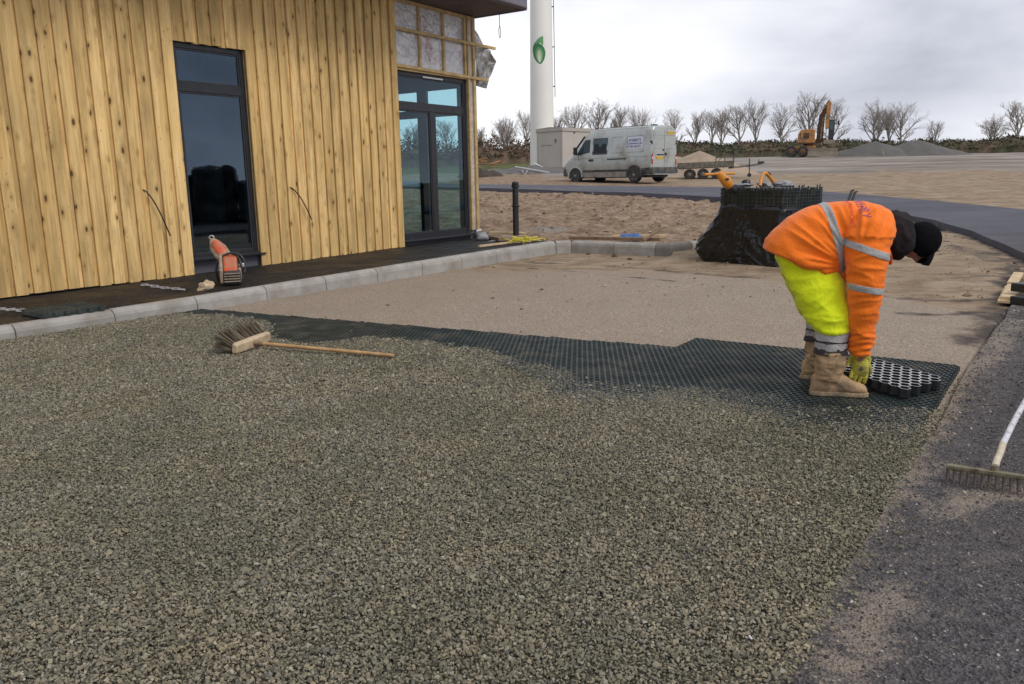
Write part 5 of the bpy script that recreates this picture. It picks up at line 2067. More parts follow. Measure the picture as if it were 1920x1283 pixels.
def paver(name, label, o, e1, e2, W, D, z0, z1, mt, R=.0355, top=None, group=None, t_=.0042):
    e1, e2 = Vector(e1).normalized(), Vector(e2).normalized()
    e3 = e1.cross(e2)
    mb = MB()
    cs = []
    dx, dy = R * 1.5, R * sqrt(3)
    i = 0
    x = R
    while x < W - R * .6:
        y = dy / 2 + (dy / 2 if i % 2 else 0)
        while y < D - dy * .3:
            cs.append((x, y))
            y += dy
        x += dx
        i += 1
    hex_cells(mb, cs, R, t_, z0, z1, 1 if top else 0, 0)
    # webs and feet along the rim
    for x, y in cs:
        if x < R * 1.2 or y < dy * .8 or x > W - 2 * R:
            mb.box((x, y, (z0 + z1) / 2 - .008), (R * 1.1, R * .5, (z1 - z0) * .55))
    mb.v = [tuple(e1 * v[0] + e2 * v[1] + e3 * v[2]) for v in mb.v]
    ob = mb.build(name, [M[mt], M[top]] if top else M[mt], recalc=False)
    ob.location = o
    return tag(ob, label, 'paver', group)


F_ = g(1697, 746, .0)
paver('plastic_paver', 'loose plastic cell paver with whitened top rims, held by the worker in orange', F_ + Vector((-.03, -.055, .004)), (.336, .224, .0), (-.234, .376, .035), .46, .50, .004, .062, 'plastic_black', .0375, 'frost_white', t_=.0052)
q = g(78, 598, .127)
paver('plastic_paver', 'dark plastic cell paver lying on the black pavement at the left edge', q, (.42, .52, 0), (-.52, .42, 0), .62, .52, .0, .045, 'plastic_grid', .036)


def chain(name, label, a, b, wav, k, r=.007):
    a, b = Vector(a), Vector(b)
    d = (b - a)
    s = Vector((-d.y, d.x, 0)).normalized()
    m = MB()
    for sg in (1, -1):
        pts = []
        for i in range(k * 8 + 1):
            f = i / (k * 8)
            pts.append(d * f + s * (sg * wav * sin(pi * k * f)) + Vector((0, 0, .004 * sg + .004 * sin(9 * f))))
        m.tube(pts, r, 5)
    o = m.build(name, M['pale_chain'], smooth=60)
    o.location = a
    return tag(o, label, 'edging strip')


chain('edging_strip', 'pale looped edging strip lying on the pavement left of the tan stone', g(266, 534, .135), g(345, 544, .135), .045, 8)
chain('edging_strip', 'pale looped edging strip at the left edge beside the dark cell paver', g(-40, 575, .135), g(44, 583, .135), .045, 9)


# --- broom
def make_broom():
    t = thing('broom', 'yard broom with stiff bristles and long wooden handle lying on the gravel', 'broom', g(480, 645, .02))
    o = t.location
    hA, hB = Vector((-2.14, 6.72, .075)) - o, g(738, 667, .022) - o
    dh = (hB - hA).normalized()
    ax = Vector((-dh.y, dh.x, 0)).normalized()      # along the head
    e0, e1 = g(439, 655, .05) - o, g(504, 631, .06) - o
    c = (e0 + e1) / 2
    ax = (e1 - e0).normalized()
    fw = Vector((ax.y, -ax.x, 0))                     # towards the handle side
    if fw.dot(dh) < 0:
        fw = -fw
    up = Vector((0, 0, 1))
    L = (e1 - e0).length
    nrm = (fw * .80 - up * .10).normalized()          # back of the head
    side = ax.cross(nrm)
    m = MB()
    rings = []
    for f, s in ((-.5, .75), (-.47, 1), (-.2, 1.06), (0, 1.08), (.2, 1.06), (.47, 1), (.5, .75)):
        q = c + ax * (L * f)
        rings.append([q + side * (.045 * s * a) + nrm * (.026 * s * b) for a, b in ((-1, -.7), (-.8, -1), (.8, -1), (1, -.7), (1, .5), (.7, 1), (-.7, 1), (-1, .5))])
    m.loft(rings)
    m.build('head', M['broom_wood'], t, bevel=.005)
    m = MB()
    rs = random.Random(11)
    for i in range(28):
        for j in range(6):
            f = (i + .5) / 28 - .5 + rs.gauss(0, .006)
            for _ in range(4):
                q = c + ax * (L * f * .95) + side * (.036 * ((j + .5) / 6 * 2 - 1)) - nrm * .02
                d = (-nrm + ax * (f * .55 + rs.gauss(0, .09)) + side * (((j + .5) / 6 * 2 - 1) * .30 + rs.gauss(0, .10)) + up * .38).normalized()
                ln = rs.uniform(.13, .19)
                bend = Vector((rs.gauss(0, .012), rs.gauss(0, .012), rs.gauss(0, .006)))
                pts = [q, q + d * ln * .55 + bend * .4, q + d * ln + bend]
                pts = [Vector((p.x, p.y, max(p.z, -.008))) for p in pts]
                m.tube(pts, [.0034, .003, .0018], 3, cap=False)
    tag(m.build('bristles', M['bristle'], t), kind='stuff')
    m = MB()
    s0 = c + nrm * .01
    m.tube([s0, s0 + (hB - s0).normalized() * .10], [.026, .019], 14)
    m.build('socket', M['timber_brown'], t, smooth=50)
    m = MB()
    m.tube([s0 + (hB - s0) * f for f in (.04, .3, .6, .985, 1.0)], [.0155, .0155, .0150, .0148, .011], 14)
    m.build('handle', M['handle_wood'], t, smooth=50)


make_broom()


# --- rake
def make_rake():
    a = g(1775, 874, .072)
    t = thing('rake', 'rusty steel rake with white painted bent handle lying on the tarmac', 'rake', (a.x, a.y, 0.006))
    o = t.location
    j = g(1864, 888, .07)
    dr = (j - a); dr.z = 0
    L = dr.length * 1.98
    dr.normalize()
    n_ = Vector((-dr.y, dr.x, 0))
    A = Vector((0, 0, .068))
    m = MB()
    m.beam(A, A + dr * L, .028, .015)
    m.beam(A + dr * .0 - n_ * .008 - Vector((0, 0, .007)), A + dr * L - n_ * .008 - Vector((0, 0, .007)), .006, .022)
    m.build('head_bar', M['rake_metal'], t, bevel=.002)
    k = 14
    for i in range(k):
        p = A + dr * (L * (i + .25) / (k - .5)) - n_ * .006
        m = MB()
        m.tube([p, p + Vector((0, 0, -.02)) - n_ * .006, p + Vector((0, 0, -.05)) - n_ * .022, p + Vector((0, 0, -.068)) - n_ * .042], [.0075, .0068, .0055, .0025], 6)
        m.build('tine', M['rake_tine'], t, smooth=60)
    pts = [g(1865, 879, .075), g(1869, 864, .085), g(1876, 848, .10), g(1880, 834, .11)]
    m = MB()
    m.tube(crv([p - o for p in pts], 5), [.013] + [.015] * 14 + [.016], 12)
    m.build('neck', M['rake_wood'], t, smooth=60)
    m = MB()
    pts = [g(1880, 834, .11), g(1901, 791, .115), g(1920, 757, .11), g(1940, 722, .09), g(1952, 701, .04)]
    m.tube(crv([p - o for p in pts], 6), .0145, 12)
    m.build('handle', M['rake_paint'], t, smooth=60)
    m = MB()
    c = A + (j - a) * 1.0
    c.z = .068
    m.lathe([(.016, -.01), (.018, .0), (.015, .03)], 12, c + n_ * .012)
    m.build('ferrule', M['rake_metal'], t, smooth=60)


make_rake()


# --- wrapped load of pavers with tools on it
def make_load(loc, rz, label, H=1.20, seed=1, bulge=.42, copy_top=True):
    t = thing('wrapped_load', label, 'pallet load', loc, rz)
    W, D = 1.0, 1.2
    m = MB()
    for x in (.05, .5, .95):
        m.box((x, D / 2, .05), (.10, D, .09))
    for k in range(6):
        m.box((W / 2, .06 + k * .216, .108), (W, .10, .022))
    m.build('pallet', M['timber_brown'], t)
    m = MB()
    m.box((W / 2, D / 2, .13 + (H - .19) / 2), (W - .09, D - .09, H - .19), mi=1)
    nl = int((H - .13) / .052)
    for k in range(nl + 1):
        m.box((W / 2, D / 2, .135 + k * .052), (W - .004, D - .004, .013))
    rs = random.Random(seed)
    x = .02
    while x < W:
        for y in (0, D):
            e = rs.choice((-.02, -.02, 0, .016))
            m.box((x, y + (.012 if y < .1 else -.012), .13 + (H - .13 + e) / 2), (.011, .022, H - .13 + e))
        x += .0757
    y = .02
    while y < D:
        for xx in (0, W):
            e = rs.choice((-.02, -.02, 0, .016))
            m.box((xx + (.012 if xx < .1 else -.012), y, .13 + (H - .13 + e) / 2), (.022, .011, H - .13 + e))
        y += .0805
    k = 0
    for zz in range(nl):            # tabs between the ribs
        x = .045
        while x < W:
            for yy in (-.004, D + .004):
                m.box((x, yy, .16 + zz * .052), (.022, .012, .016))
            x += .0505
        y = .06
        while y < D:
            for xx in (-.004, W + .004):
                m.box((xx, y, .16 + zz * .052), (.012, .036, .016))
            y += .0805
    m.build('paver_stack', [M['plastic_grid'], M['plastic_black']], t)
    # plastic sheet drawn round the load
    nt_, nz = 300, 80
    vs = []
    for j in range(nz + 1):
        f = j / nz
        for i in range(nt_):
            th = 2 * pi * i / nt_
            c_, s_ = cos(th), sin(th)
            # rounded rectangle in local axes
            k = (abs(c_ / .525) ** 12 + abs(s_ / .625) ** 12) ** (-1 / 12)
            toward_back = max(0, s_) ** 1.5                 # +y end: the bunched left end seen from the yard
            front_right = max(0, c_ * .8 - s_ * .6)
            ztop = .90 - .42 * sst(.55, .95, front_right) + .05 * toward_back + .03 * noise.noise(Vector((c_ * 3, s_ * 3, seed + 9.0)))
            zz = -.02 + (ztop + .02) * f
            rd = lambda a_, b_, c2: 1 - 2 * abs(noise.noise(Vector((a_, b_, c2))))
            fold = .055 * rd(c_ * 1.6 + zz * 1.1, s_ * 1.6 - zz * .9, zz * .7 + seed) + .030 * rd(c_ * 4.5 + zz * 3.2, s_ * 4.5 + zz * 2.0, seed + 4) ** 3 + .016 * rd(c_ * 11 - zz * 7, s_ * 11 + zz * 3, seed + 8) ** 3
            fold += .010 * rd(c_ * 3, s_ * 3, zz * 16 + seed)
            fall = 1 - sst(.25, .92, zz)
            b = bulge * toward_back * (.25 * (1 - f) + .75 * fall) * (1 - .35 * sst(.20, .0, zz))
            r_ = k + .012 + b + fold * (.25 + .75 * fall) + .03 * (1 - f) ** 2
            r_ -= .05 * sst(.95, 1.0, f)
            vs.append((W / 2 + c_ * r_, D / 2 + s_ * r_, zz))
    fs = [(j * nt_ + i, j * nt_ + (i + 1) % nt_, (j + 1) * nt_ + (i + 1) % nt_, (j + 1) * nt_ + i) for j in range(nz) for i in range(nt_)]
    m = MB()
    m.add(vs, fs)
    m.build('plastic_sheet', M['wrap_plastic'], t, smooth=180)
    return t


cn = g(1462, 500, -.03)
load = make_load((cn.x, cn.y, -.03), radians(35), 'pallet load of black cell pavers half wrapped in torn black plastic, behind the worker')
load.location = (cn.x, cn.y, -.03)

# tools on top of the load
t = thing('power_tool', 'yellow T-handled power tool lying at the left on top of the wrapped pavers', 'power tool', at(1368, 350, 13.0))
o = t.location
m = MB()
m.tube([at(1321, 327.5, 12.8) - o, at(1350, 326, 12.9) - o, at(1377, 325.5, 13.05) - o], [.022, .018, .020], 10)
m.build('handle', M['tool_yellow'], t, smooth=60)
m = MB()
A, Bv = at(1347, 324, 12.9) - o, at(1371, 351, 12.95) - o
d = (Bv - A).normalized()
s = Vector((d.z, 0, -d.x)).normalized()
y_ = d.cross(s)
rings = []
for f, w in ((0, .052), (.12, .062), (.4, .075), (.62, .088), (.85, .072), (1.0, .05)):
    q = A.lerp(Bv, f)
    rings.append([q + s * (w * cos(k * pi / 6)) + y_ * (w * .8 * sin(k * pi / 6)) for k in range(12)])
m.loft(rings)
m.build('motor_body', M['tool_yellow'], t, smooth=40, bevel=.006)
m = MB()
m.tube([Bv - d * .01, Bv + d * .06, Bv + d * .10 + Vector((.05, 0, -.01))], [.055, .05, .03], 12)
m.build('boot', M['dark_metal'], t, smooth=60)
m = MB()
q = A.lerp(Bv, .45)
m.box(q + Vector((.03, -.07, .0)), (.05, .02, .035))
m.build('switch', M['plastic_black'], t, bevel=.006)
t = thing('tool_handle', 'yellow bent tubular machine handle on top of the wrapped pavers, at the right', 'tool handle', at(1440, 350, 13.0))
o = t.location
m = MB()
m.tube(crv([at(x, y, 12.9 + k * .05) - o for k, (x, y) in enumerate(((1425, 349), (1427, 337), (1431, 327), (1436, 325.5), (1442, 331), (1449, 340), (1455, 351)))], 5), .028, 12)
m.build('tube', M['tool_yellow'], t, smooth=60)
m = MB()
m.tube([at(1443, 331, 13.1) - o, at(1442, 323.5, 13.1) - o, at(1446, 327, 13.1) - o], [.02, .022, .012], 8)
m.build('bracket', M['digger_rust'], t, smooth=60)
for k, (x, y, sx, sz, lab) in enumerate(((1388, 349, .17, .035, 'crumpled grey plastic bag beside the T-handled tool on the wrapped pavers'), (1433, 347.5, .10, .045, 'crumpled grey plastic bag inside the bent yellow handle on the wrapped pavers'),
                                         (1468, 346, .17, .05, 'crumpled grey plastic bag right of the bent yellow handle on the wrapped pavers'))):
    q = at(x, y, 13.1)
    tag(lump('plastic_bag', M['grey_bag'], None, (q.x, q.y, max(q.z, 1.17 + sz * .5)), (sx, .12, sz), 20 + k, .7), lab, 'bag', 'plastic bags on the wrapped load')
q = at(1399, 346, 13.1)
m = MB()
m.lathe([(.058, -.03), (.068, -.03), (.070, .03), (.058, .034), (.052, .02), (.05, -.03)], 20)
o = m.build('pipe_collar', M['plastic_black'], smooth=50)
o.location = q + Vector((0, 0, .02))
o.rotation_euler = (radians(-30), 0, 0)
tag(o, 'short black pipe collar on top of the wrapped pavers, between the yellow tools', 'pipe collar')

# two dark rods standing beyond the worker
for (x0, y0, x1, y1, lab) in ((1597, 358, 1550, 478, 'dark thin rod sticking up behind the back of the worker, nearer the load'), (1603, 361, 1560, 477, 'dark thin rod sticking up behind the back of the worker, farther from the load')):
    A, Bv = at(x0, y0, 13.5), at(x1, y1, 13.2)
    Bv.z = T(Bv.x, Bv.y) - .05
    m = MB()
    m.tube([Bv - A, Vector((0, 0, 0)), Vector((.035, 0, .015))], [.022, .022, .018], 8)
    o = m.build('steel_rod', M['dark_metal'], smooth=60)
    o.location = A
    tag(o, lab, 'rod', 'rods behind the worker')

# planks and black blocks at the right edge
zr = road_h(5.3, 8.4)
for k, (a, b, c, d, z, lab) in enumerate((((1870, 566), (1900, 567), (1912, 538), (1884, 537), .018, 'lowest pale plank on the tarmac edge, sticking out at the right edge'),
                                          ((1876, 559), (1904, 559.5), (1914, 536), (1889, 535), .05, 'pale plank lying on top of the lowest one at the right edge'),
                                          ((1888, 531), (1909, 532), (1926, 513), (1894, 512), .04, 'pale plank farther back than the other two at the right edge'))):
    P4 = [g(*q_, zr + z) for q_ in (a, b, c, d)]
    c0 = (P4[0] + P4[1]) / 2
    c1 = (P4[2] + P4[3]) / 2
    w = (P4[1] - P4[0]).length
    plank('plank', lab, 'plank', c0, c0 + (c1 - c0).normalized() * min(1.3, (c1 - c0).length), w, .03, 'timber', 'planks at the right edge')
for k, (x, y, z, lab) in enumerate(((1923, 566, .04, 'dark block on the tarmac just right of the lower planks'), (1924, 541, .14, 'dark block lying on top of the planks at the right edge'))):
    q = g(x, y, zr + z)
    m = MB()
    m.box((.12, .05, 0), (.30, .20, .09))
    o = m.build('block', M['plastic_black'], bevel=.012)
    o.location = q
    o.rotation_euler = (0, 0, radians(25))
    tag(o, lab, 'block')
for x, y, lab in ((1407, 1195, 'small white scrap lying on the gravel near the tarmac edge'), (1100, 708, 'small white scrap lying where the gravel meets the laid grid')):
    q = g(x, y, .014)
    m = MB()
    m.box((0, 0, 0), (.007, .016, .004))
    o = m.build('scrap', M['frost_white'], bevel=.002)
    o.location = q
    o.rotation_euler = (.3, .2, .4)
    tag(o, lab, 'scrap')


# small clods and stones on the open ground
def clods():
    rs = random.Random(77)
    vs, fs = [], []
    ico = [(0, 0, 1), (.9, 0, .1), (.28, .85, 0), (-.72, .53, .1), (-.72, -.53, 0), (.28, -.85, .1), (0, 0, -.8)]
    fc = [(0, 1, 2), (0, 2, 3), (0, 3, 4), (0, 4, 5), (0, 5, 1), (6, 2, 1), (6, 3, 2), (6, 4, 3), (6, 5, 4), (6, 1, 5)]
    n = 0
    while n < 3000:
        y = rs.uniform(8.5, 27)
        x = rs.uniform(-1.5, 10)
        u, nn = to_site(x, y)
        if (nn < 2.2 and u < 7.4) or (inside(np.array([x]), np.array([y]), ROAD)[0]):
            continue
        bank = 1.0 if y > 14.6 else .25
        dE = abs(float(seg_dist(np.array([x]), np.array([y]), ROAD_IN[7:17])[0]))
        if dE < .9:
            bank = 1.2
        if rs.random() > bank:
            continue
        s = min(.06, rs.paretovariate(2.6) * .010) * (1 if y > 14 else .75)
        z = T(x, y)
        if y > 14.5:
            k = sst(15.6, 17.3, y)
            z += k * (.10 * N3(x * .7, y, 3, .9) + .07 * N3(x * .9, y * 1.2, 4, 2.4) + .045 * N3(x, y * 1.2, 5, 5))
        b = len(vs)
        for p in ico:
            j = rs.uniform(.7, 1.2)
            vs.append((x + p[0] * s * j * 1.3, y + p[1] * s * j, z + p[2] * s * j * .8 + s * .15))
        fs += [tuple(b + i for i in f) for f in fc]
        n += 1
    m = MB()
    m.add(vs, fs)
    tag(m.build('dirt', M['clod'], recalc=False), kind='stuff')


_m, _k, _b = mat('clod')
_r = _k.n('NewGeometry').outputs['Random Per Island']
put(_k, _b, col=_k.ramp(_r, [(0, (.09, .062, .042)), (.4, (.18, .125, .082)), (.75, (.30, .22, .155)), (1, (.42, .35, .29))]), rough=.95, spec=.1)
clods()

# black-wrapped loads waiting across the road, seen only as the dark shapes mirrored in the tall window
for k, (x, y, H, lab) in enumerate(((12.2, 10.9, 1.72, 'tallest of the wrapped pallet loads across the road'), (12.4, 9.5, 1.45, 'wrapped pallet load across the road, right of the tallest one'),
                                    (12.0, 12.25, 1.32, 'wrapped pallet load across the road, left of the tallest one'), (13.4, 8.2, 1.62, 'wrapped pallet load farthest right across the road'))):
    t = thing('wrapped_load', lab, 'pallet load', (x, y, T(x, y) + .04), .1 + .07 * k)
    m = MB()
    m.box((.5, .6, .06), (1.0, 1.2, .12))
    m.build('pallet', M['timber_brown'], t)
    bm = bmesh.new()
    bmesh.ops.create_cube(bm, size=1)
    bmesh.ops.subdivide_edges(bm, edges=bm.edges[:], cuts=14, use_grid_fill=True)
    for v in bm.verts:
        p = Vector((.5 + v.co.x * 1.12, .6 + v.co.y * 1.32, .10 + (v.co.z + .5) * H))
        w = noise.noise(p * 2.1 + Vector((k * 7, 0, 0))) * .12 + noise.noise(p * 5 + Vector((0, k * 5, 0))) * .05
        c0 = Vector((.5, .6, .1 + H * .45))
        v.co = p + (p - c0).normalized() * w + Vector((0, 0, (.16 * noise.noise(Vector((p.x * 1.5, p.y * 1.5, k * 3.0)))) if v.co.z > .49 else 0))
    me = bpy.data.meshes.new('plastic_sheet')
    bm.to_mesh(me)
    bm.free()
    link('plastic_sheet', set_mesh(me, M['wrap_plastic']), t)


# ------------------------------------------------------------------ the worker
basic('print_purple', (.33, .07, .17), .7, .3, 30)
basic('print_blue', (.06, .09, .34), .7, .2, 30)
basic('print_red', (.66, .07, .04), .7, .3, 30)
basic('collar_red', (.75, .10, .012), .7, .2, 20)


def ring_(c, h, w, n=28, p=2.4):
    """closed ring: centre, half vector in the x-z plane, half width in y, superellipse power"""
    out = []
    for k in range(n):
        a = 2 * pi * k / n
        ca, sa = cos(a), sin(a)
        r = (abs(ca) ** p + abs(sa) ** p) ** (-1 / p)
        out.append(Vector((c[0] + h[0] * ca * r, w * sa * r, c[1] + h[1] * ca * r)))
    return out


def displace(me, fn):
    me.calc_loop_triangles()
    nv = [v.normal.copy() for v in me.vertices]
    for v, n in zip(me.vertices, nv):
        v.co = v.co + n * fn(v.co, n)


def ridge(p, s, seed=0.0):
    return 1 - 2 * abs(noise.noise(Vector((p.x * s[0], p.y * s[1], p.z * s[2] + seed))))


def make_person():
    P0 = Vector((2.04, 5.03, 0.0))
    t = thing('person', 'worker in orange hi-vis jacket, yellow trousers and dark cap bending to lay a plastic paver', 'person', P0, radians(-12))

    # --- body: head, neck, trunk and limbs as one skin
    HU, HF, HO = Vector((.97, 0, .243)), Vector((.243, 0, -.97)), Vector((.49, 0, .937))
    hb = MB()
    nu, nv_ = 72, 60
    vs = []

    def gs(x, s):
        return math.exp(-(x / s) ** 2)
    for j in range(nv_ + 1):
        ph = pi * j / nv_
        for i in range(nu):
            th = 2 * pi * i / nu
            f, s, u = sin(ph) * cos(th), sin(ph) * sin(th), cos(ph)
            ff, ss, uu = f * .092, s * .076, u * .119
            if uu < -.01:
                k = min(1, (-uu - .01) / .11)
                ss *= 1 - .34 * k
                ff = ff * (1 - .10 * k) + .016 * k
            if f > 0:
                ff += .032 * gs(ss, .011) * gs(uu + .046, .014) + .014 * gs(ss, .010) * gs(uu + .022, .018) + .010 * gs(abs(ss) - .013, .008) * gs(uu + .054, .008)
                ff += .007 * gs(ss, .05) * gs(uu - .004, .012) - .013 * gs(abs(ss) - .031, .014) * gs(uu + .020, .012)
                ff += .009 * gs(ss, .022) * gs(uu + .073, .005) + .009 * gs(ss, .020) * gs(uu + .086, .006) - .006 * gs(ss, .026) * gs(uu + .0795, .003)
                ff += .010 * gs(ss, .020) * gs(uu + .110, .012) + .006 * gs(abs(ss) - .045, .018) * gs(uu + .045, .02)
            vs.append(HO + HF * ff + Vector((0, ss, 0)) + HU * uu)
    hb.add(vs, [(j * nu + i, j * nu + (i + 1) % nu, (j + 1) * nu + (i + 1) % nu, (j + 1) * nu + i) for j in range(nv_) for i in range(nu)])
    for s in (1, -1):                # ears
        hb.tube([HO + HU * -.055 + HF * -.004 + Vector((0, s * .066, 0)), HO + HU * -.03 + HF * -.018 + Vector((0, s * .074, 0)), HO + HU * .0 + HF * -.016 + Vector((0, s * .074, 0)), HO + HU * .008 + HF * .0 + Vector((0, s * .074, 0))], [.008, .012, .012, .007], 8)
    hb.tube([(.22, 0, 1.03), (.32, 0, .99), (.40, 0, .95), (.46, 0, .94)], [.065, .058, .055, .05], 16)
    hb.tube([(-.26, 0, .90), (-.20, 0, 1.0), (-.05, 0, 1.05), (.12, 0, 1.05), (.24, 0, 1.02)], [.12, .12, .12, .125, .09], 16)
    for s in (-1, 1):
        nx = s < 0
        hb.tube([(.14, s * .14, 1.04), (.14, s * .235, .85) if nx else (.17, .22, .85), (.14, s * .245, .68) if nx else (.175, .26, .68), (.144, s * .222, .45) if nx else (.20, .24, .45), (.149, s * .205, .27) if nx else (.217, .20, .27), (.150, s * .205, .22) if nx else (.218, .195, .22)],
                [.07, .055, .045, .042, .031, .030], 14)
        hb.tube([(-.24, s * .09, .90), (-.13, s * .14, .68), (-.05, s * .18, .48), (-.03, s * .20, .28), (-.04, s * .205, .09), (-.02, s * .205, .06)], [.10, .085, .062, .056, .045, .04], 14)
    me = fused(hb, .0062, 2, .35)
    set_mesh(me, M['skin'])
    body = link('body', me, t)
    for s in (-1, 1):
        m = MB()
        m.lathe([(.0001, -.010), (.007, -.007), (.010, 0), (.007, .007), (.0001, .010)], 14)
        o = m.build('eye', M['cap_cloth'], body, smooth=180)
        o.location = HO + HU * -.020 + HF * .078 + Vector((0, s * .031, 0))

    # --- jacket
    jb = MB()
    TB = [((-.437, .897), (.030, .735), .262), ((-.420, .955), (.045, .758), .258), ((-.366, 1.022), (.060, .780), .248), ((-.29, 1.090), (.075, .800), .236), ((-.19, 1.148), (.095, .82), .218),
          ((-.08, 1.177), (.12, .84), .212), ((.05, 1.188), (.155, .855), .215), ((.16, 1.183), (.20, .87), .212), ((.24, 1.164), (.25, .885), .185), ((.295, 1.13), (.285, .90), .13), ((.318, 1.10), (.30, .92), .10)]
    rings = [ring_(((a[0] + b[0]) / 2, (a[1] + b[1]) / 2), ((a[0] - b[0]) / 2, (a[1] - b[1]) / 2), w) for a, b, w in TB]
    jb.loft(rings)
    near = [((.17, -.13, 1.06), .118), ((.150, -.185, 1.0), .125), ((.140, -.225, .91), .118), ((.137, -.248, .80), .103), ((.138, -.255, .68), .093), ((.140, -.245, .55), .080), ((.142, -.228, .42), .071), ((.144, -.212, .32), .063), ((.145, -.207, .276), .059)]
    far = [((.17, .13, 1.06), .118), ((.165, .185, 1.0), .125), ((.165, .225, .91), .118), ((.17, .25, .80), .10), ((.175, .26, .68), .09), ((.19, .245, .55), .078), ((.205, .22, .42), .07), ((.215, .20, .276), .058)]
    for a in (near, far):
        jb.tube([p for p, r in a], [r for p, r in a], 22)
    me = fused(jb, .0072, 5, .5)

    def arm_axis(z):
        zs = [p[2] for p, r in near][::-1]
        return float(np.interp(z, zs, [p[0] for p, r in near][::-1])), float(np.interp(z, zs, [p[1] for p, r in near][::-1])), float(np.interp(z, zs, [r for p, r in near][::-1]))

    def is_sleeve(p):
        if p.z > .98:
            return False
        ax, ay, r = arm_axis(p.z)
        return math.hypot(p.x - ax, p.y - ay) < r * 1.16 and p.y < -.10

    def wrinkle(p, n):
        if is_sleeve(p):
            k = ridge(Vector((p.x * .7 + p.z * .5, p.y, p.z)), (7, 7, 19), 2)
            k2 = ridge(Vector((p.x - p.z * .6, p.y, p.z)), (12, 12, 26), 7)
            a = .012 * k + .0035 * k2
            if p.z < .42:
                a += .004 * sin(p.z * 170 + 3 * sin(p.x * 30))
            return a
        # trunk: folds fan out from the belly up over the hip
        c = Vector((p.x - .06, 0, p.z - .80))
        an = atan2(c.z, -c.x)
        d = c.length
        w = sst(.05, .2, d) * (1 - sst(.30, .50, d))
        side = sst(.05, .16, -p.y) + sst(.05, .16, p.y)
        k = ridge(Vector((an * 1.0, p.y * .6, d)), (5.6, 3, 2.4), 1) * .024 * w * side
        k += ridge(Vector((p.x + p.z * .4, p.y, p.z)), (8, 6, 9), 5) * .0045
        k += noise.noise(p * 24) * .0012
        return k
    displace(me, wrinkle)
    set_mesh(me, M['hi_vis_orange'])
    jo = link('jacket', me, t)
    jm = me

    def strip(name, pt, nrm, hw, test, mt, parent, off=.0028):
        """band of tape: the part of the jacket surface between two parallel planes, lifted off it"""
        bm = bmesh.new()
        bm.from_mesh(jm)
        n = Vector(nrm).normalized()
        for s in (1, -1):
            geom = bm.verts[:] + bm.edges[:] + bm.faces[:]
            bmesh.ops.bisect_plane(bm, geom=geom, plane_co=Vector(pt) + n * (hw * s), plane_no=n * s, clear_outer=True)
        bm.normal_update()
        dl = [f for f in bm.faces if not test(f.calc_center_median())]
        bmesh.ops.delete(bm, geom=dl, context='FACES')
        bm.normal_update()
        ns = [(v, v.normal.copy()) for v in bm.verts]
        for v, q in ns:
            v.co += q * off
        m2 = bpy.data.meshes.new(name)
        bm.to_mesh(m2)
        bm.free()
        set_mesh(m2, M[mt])
        o = link(name, m2, parent)
        sd_ = o.modifiers.new('thick', 'SOLIDIFY')
        sd_.thickness, sd_.offset = .003, -1
        return o
    strip('reflective_band', (-.098, 0, 1.178), (.955, 0, .297), .0215, lambda p: not is_sleeve(p) and not (p.y < -.12 and p.x > .035), 'reflective', jo)
    strip('shoulder_band', (.10, 0, .921), (.339, 0, .941), .0205, lambda p: p.y < -.06 and -.024 < p.x < .33, 'reflective', jo, .0034)
    strip('sleeve_band', (.138, 0, .681), (.165, 0, .986), .0185, lambda p: p.x > .036 and p.y < -.14 and p.z < .80 and abs(p.x - .14) < .15, 'reflective', jo)
    # writing across the back, laid on to the cloth
    bvh = BVHTree.FromPolygons([v.co for v in jm.vertices], [tuple(p.vertices) for p in jm.polygons])

    def lay(body, size, mt, o, xa, ya, name='lettering', bold=0.0):
        fr_ = frame(o, xa, ya)
        nz = fr_.to_3x3() @ Vector((0, 0, 1))
        m2 = text_mesh(body, size, M[mt], bold=bold)
        bm = bmesh.new()
        bm.from_mesh(m2)
        bmesh.ops.triangulate(bm, faces=bm.faces)
        bmesh.ops.subdivide_edges(bm, edges=[e for e in bm.edges if e.calc_length() > .012], cuts=2)
        for v in bm.verts:
            w = fr_ @ v.co
            h = bvh.ray_cast(w + nz * .2, -nz)
            v.co = (h[0] + nz * .002) if h[0] is not None else w
        bm.to_mesh(m2)
        bm.free()
        return link(name, m2, jo)
    xa, ya = Vector((.03, -.70, -.70)), Vector((1, .03, 0))
    lay('KERRY', .078, 'print_purple', (.076, -.035, 1.18), xa, ya, bold=.0)
    lay('GROUNDWORKS', .034, 'print_red', (.022, -.02, 1.18), xa, ya, bold=.0)
    m = MB()
    pr_ = []
    for x, y in ((.078, .012), (.092, -.004), (.084, -.018), (.110, .010), (.134, .012), (.134, -.012), (.112, -.014)):
        h = bvh.ray_cast(Vector((x, y, 1.4)), Vector((0, 0, -1)))
        pr_.append(h[0] + Vector((0, 0, .002)))
    m.add(pr_, [(0, 1, 2), (3, 4, 5, 6)])
    m.build('emblem', M['print_blue'], jo)
    m = MB()
    rr = []
    for f, (x, z, w) in enumerate(((.262, .925, .024), (.285, .88, .026), (.296, .84, .024), (.300, .806, .018))):
        rr.append([Vector((x + .006 + .011 * cos(k * pi / 5), -.118 + .012 * f + w * 1.3 * sin(k * pi / 5), z)) for k in range(10)])
    m.loft(rr)
    m.build('collar', M['collar_red'], jo, smooth=60)

    # --- trousers with taped hems
    tb = MB()
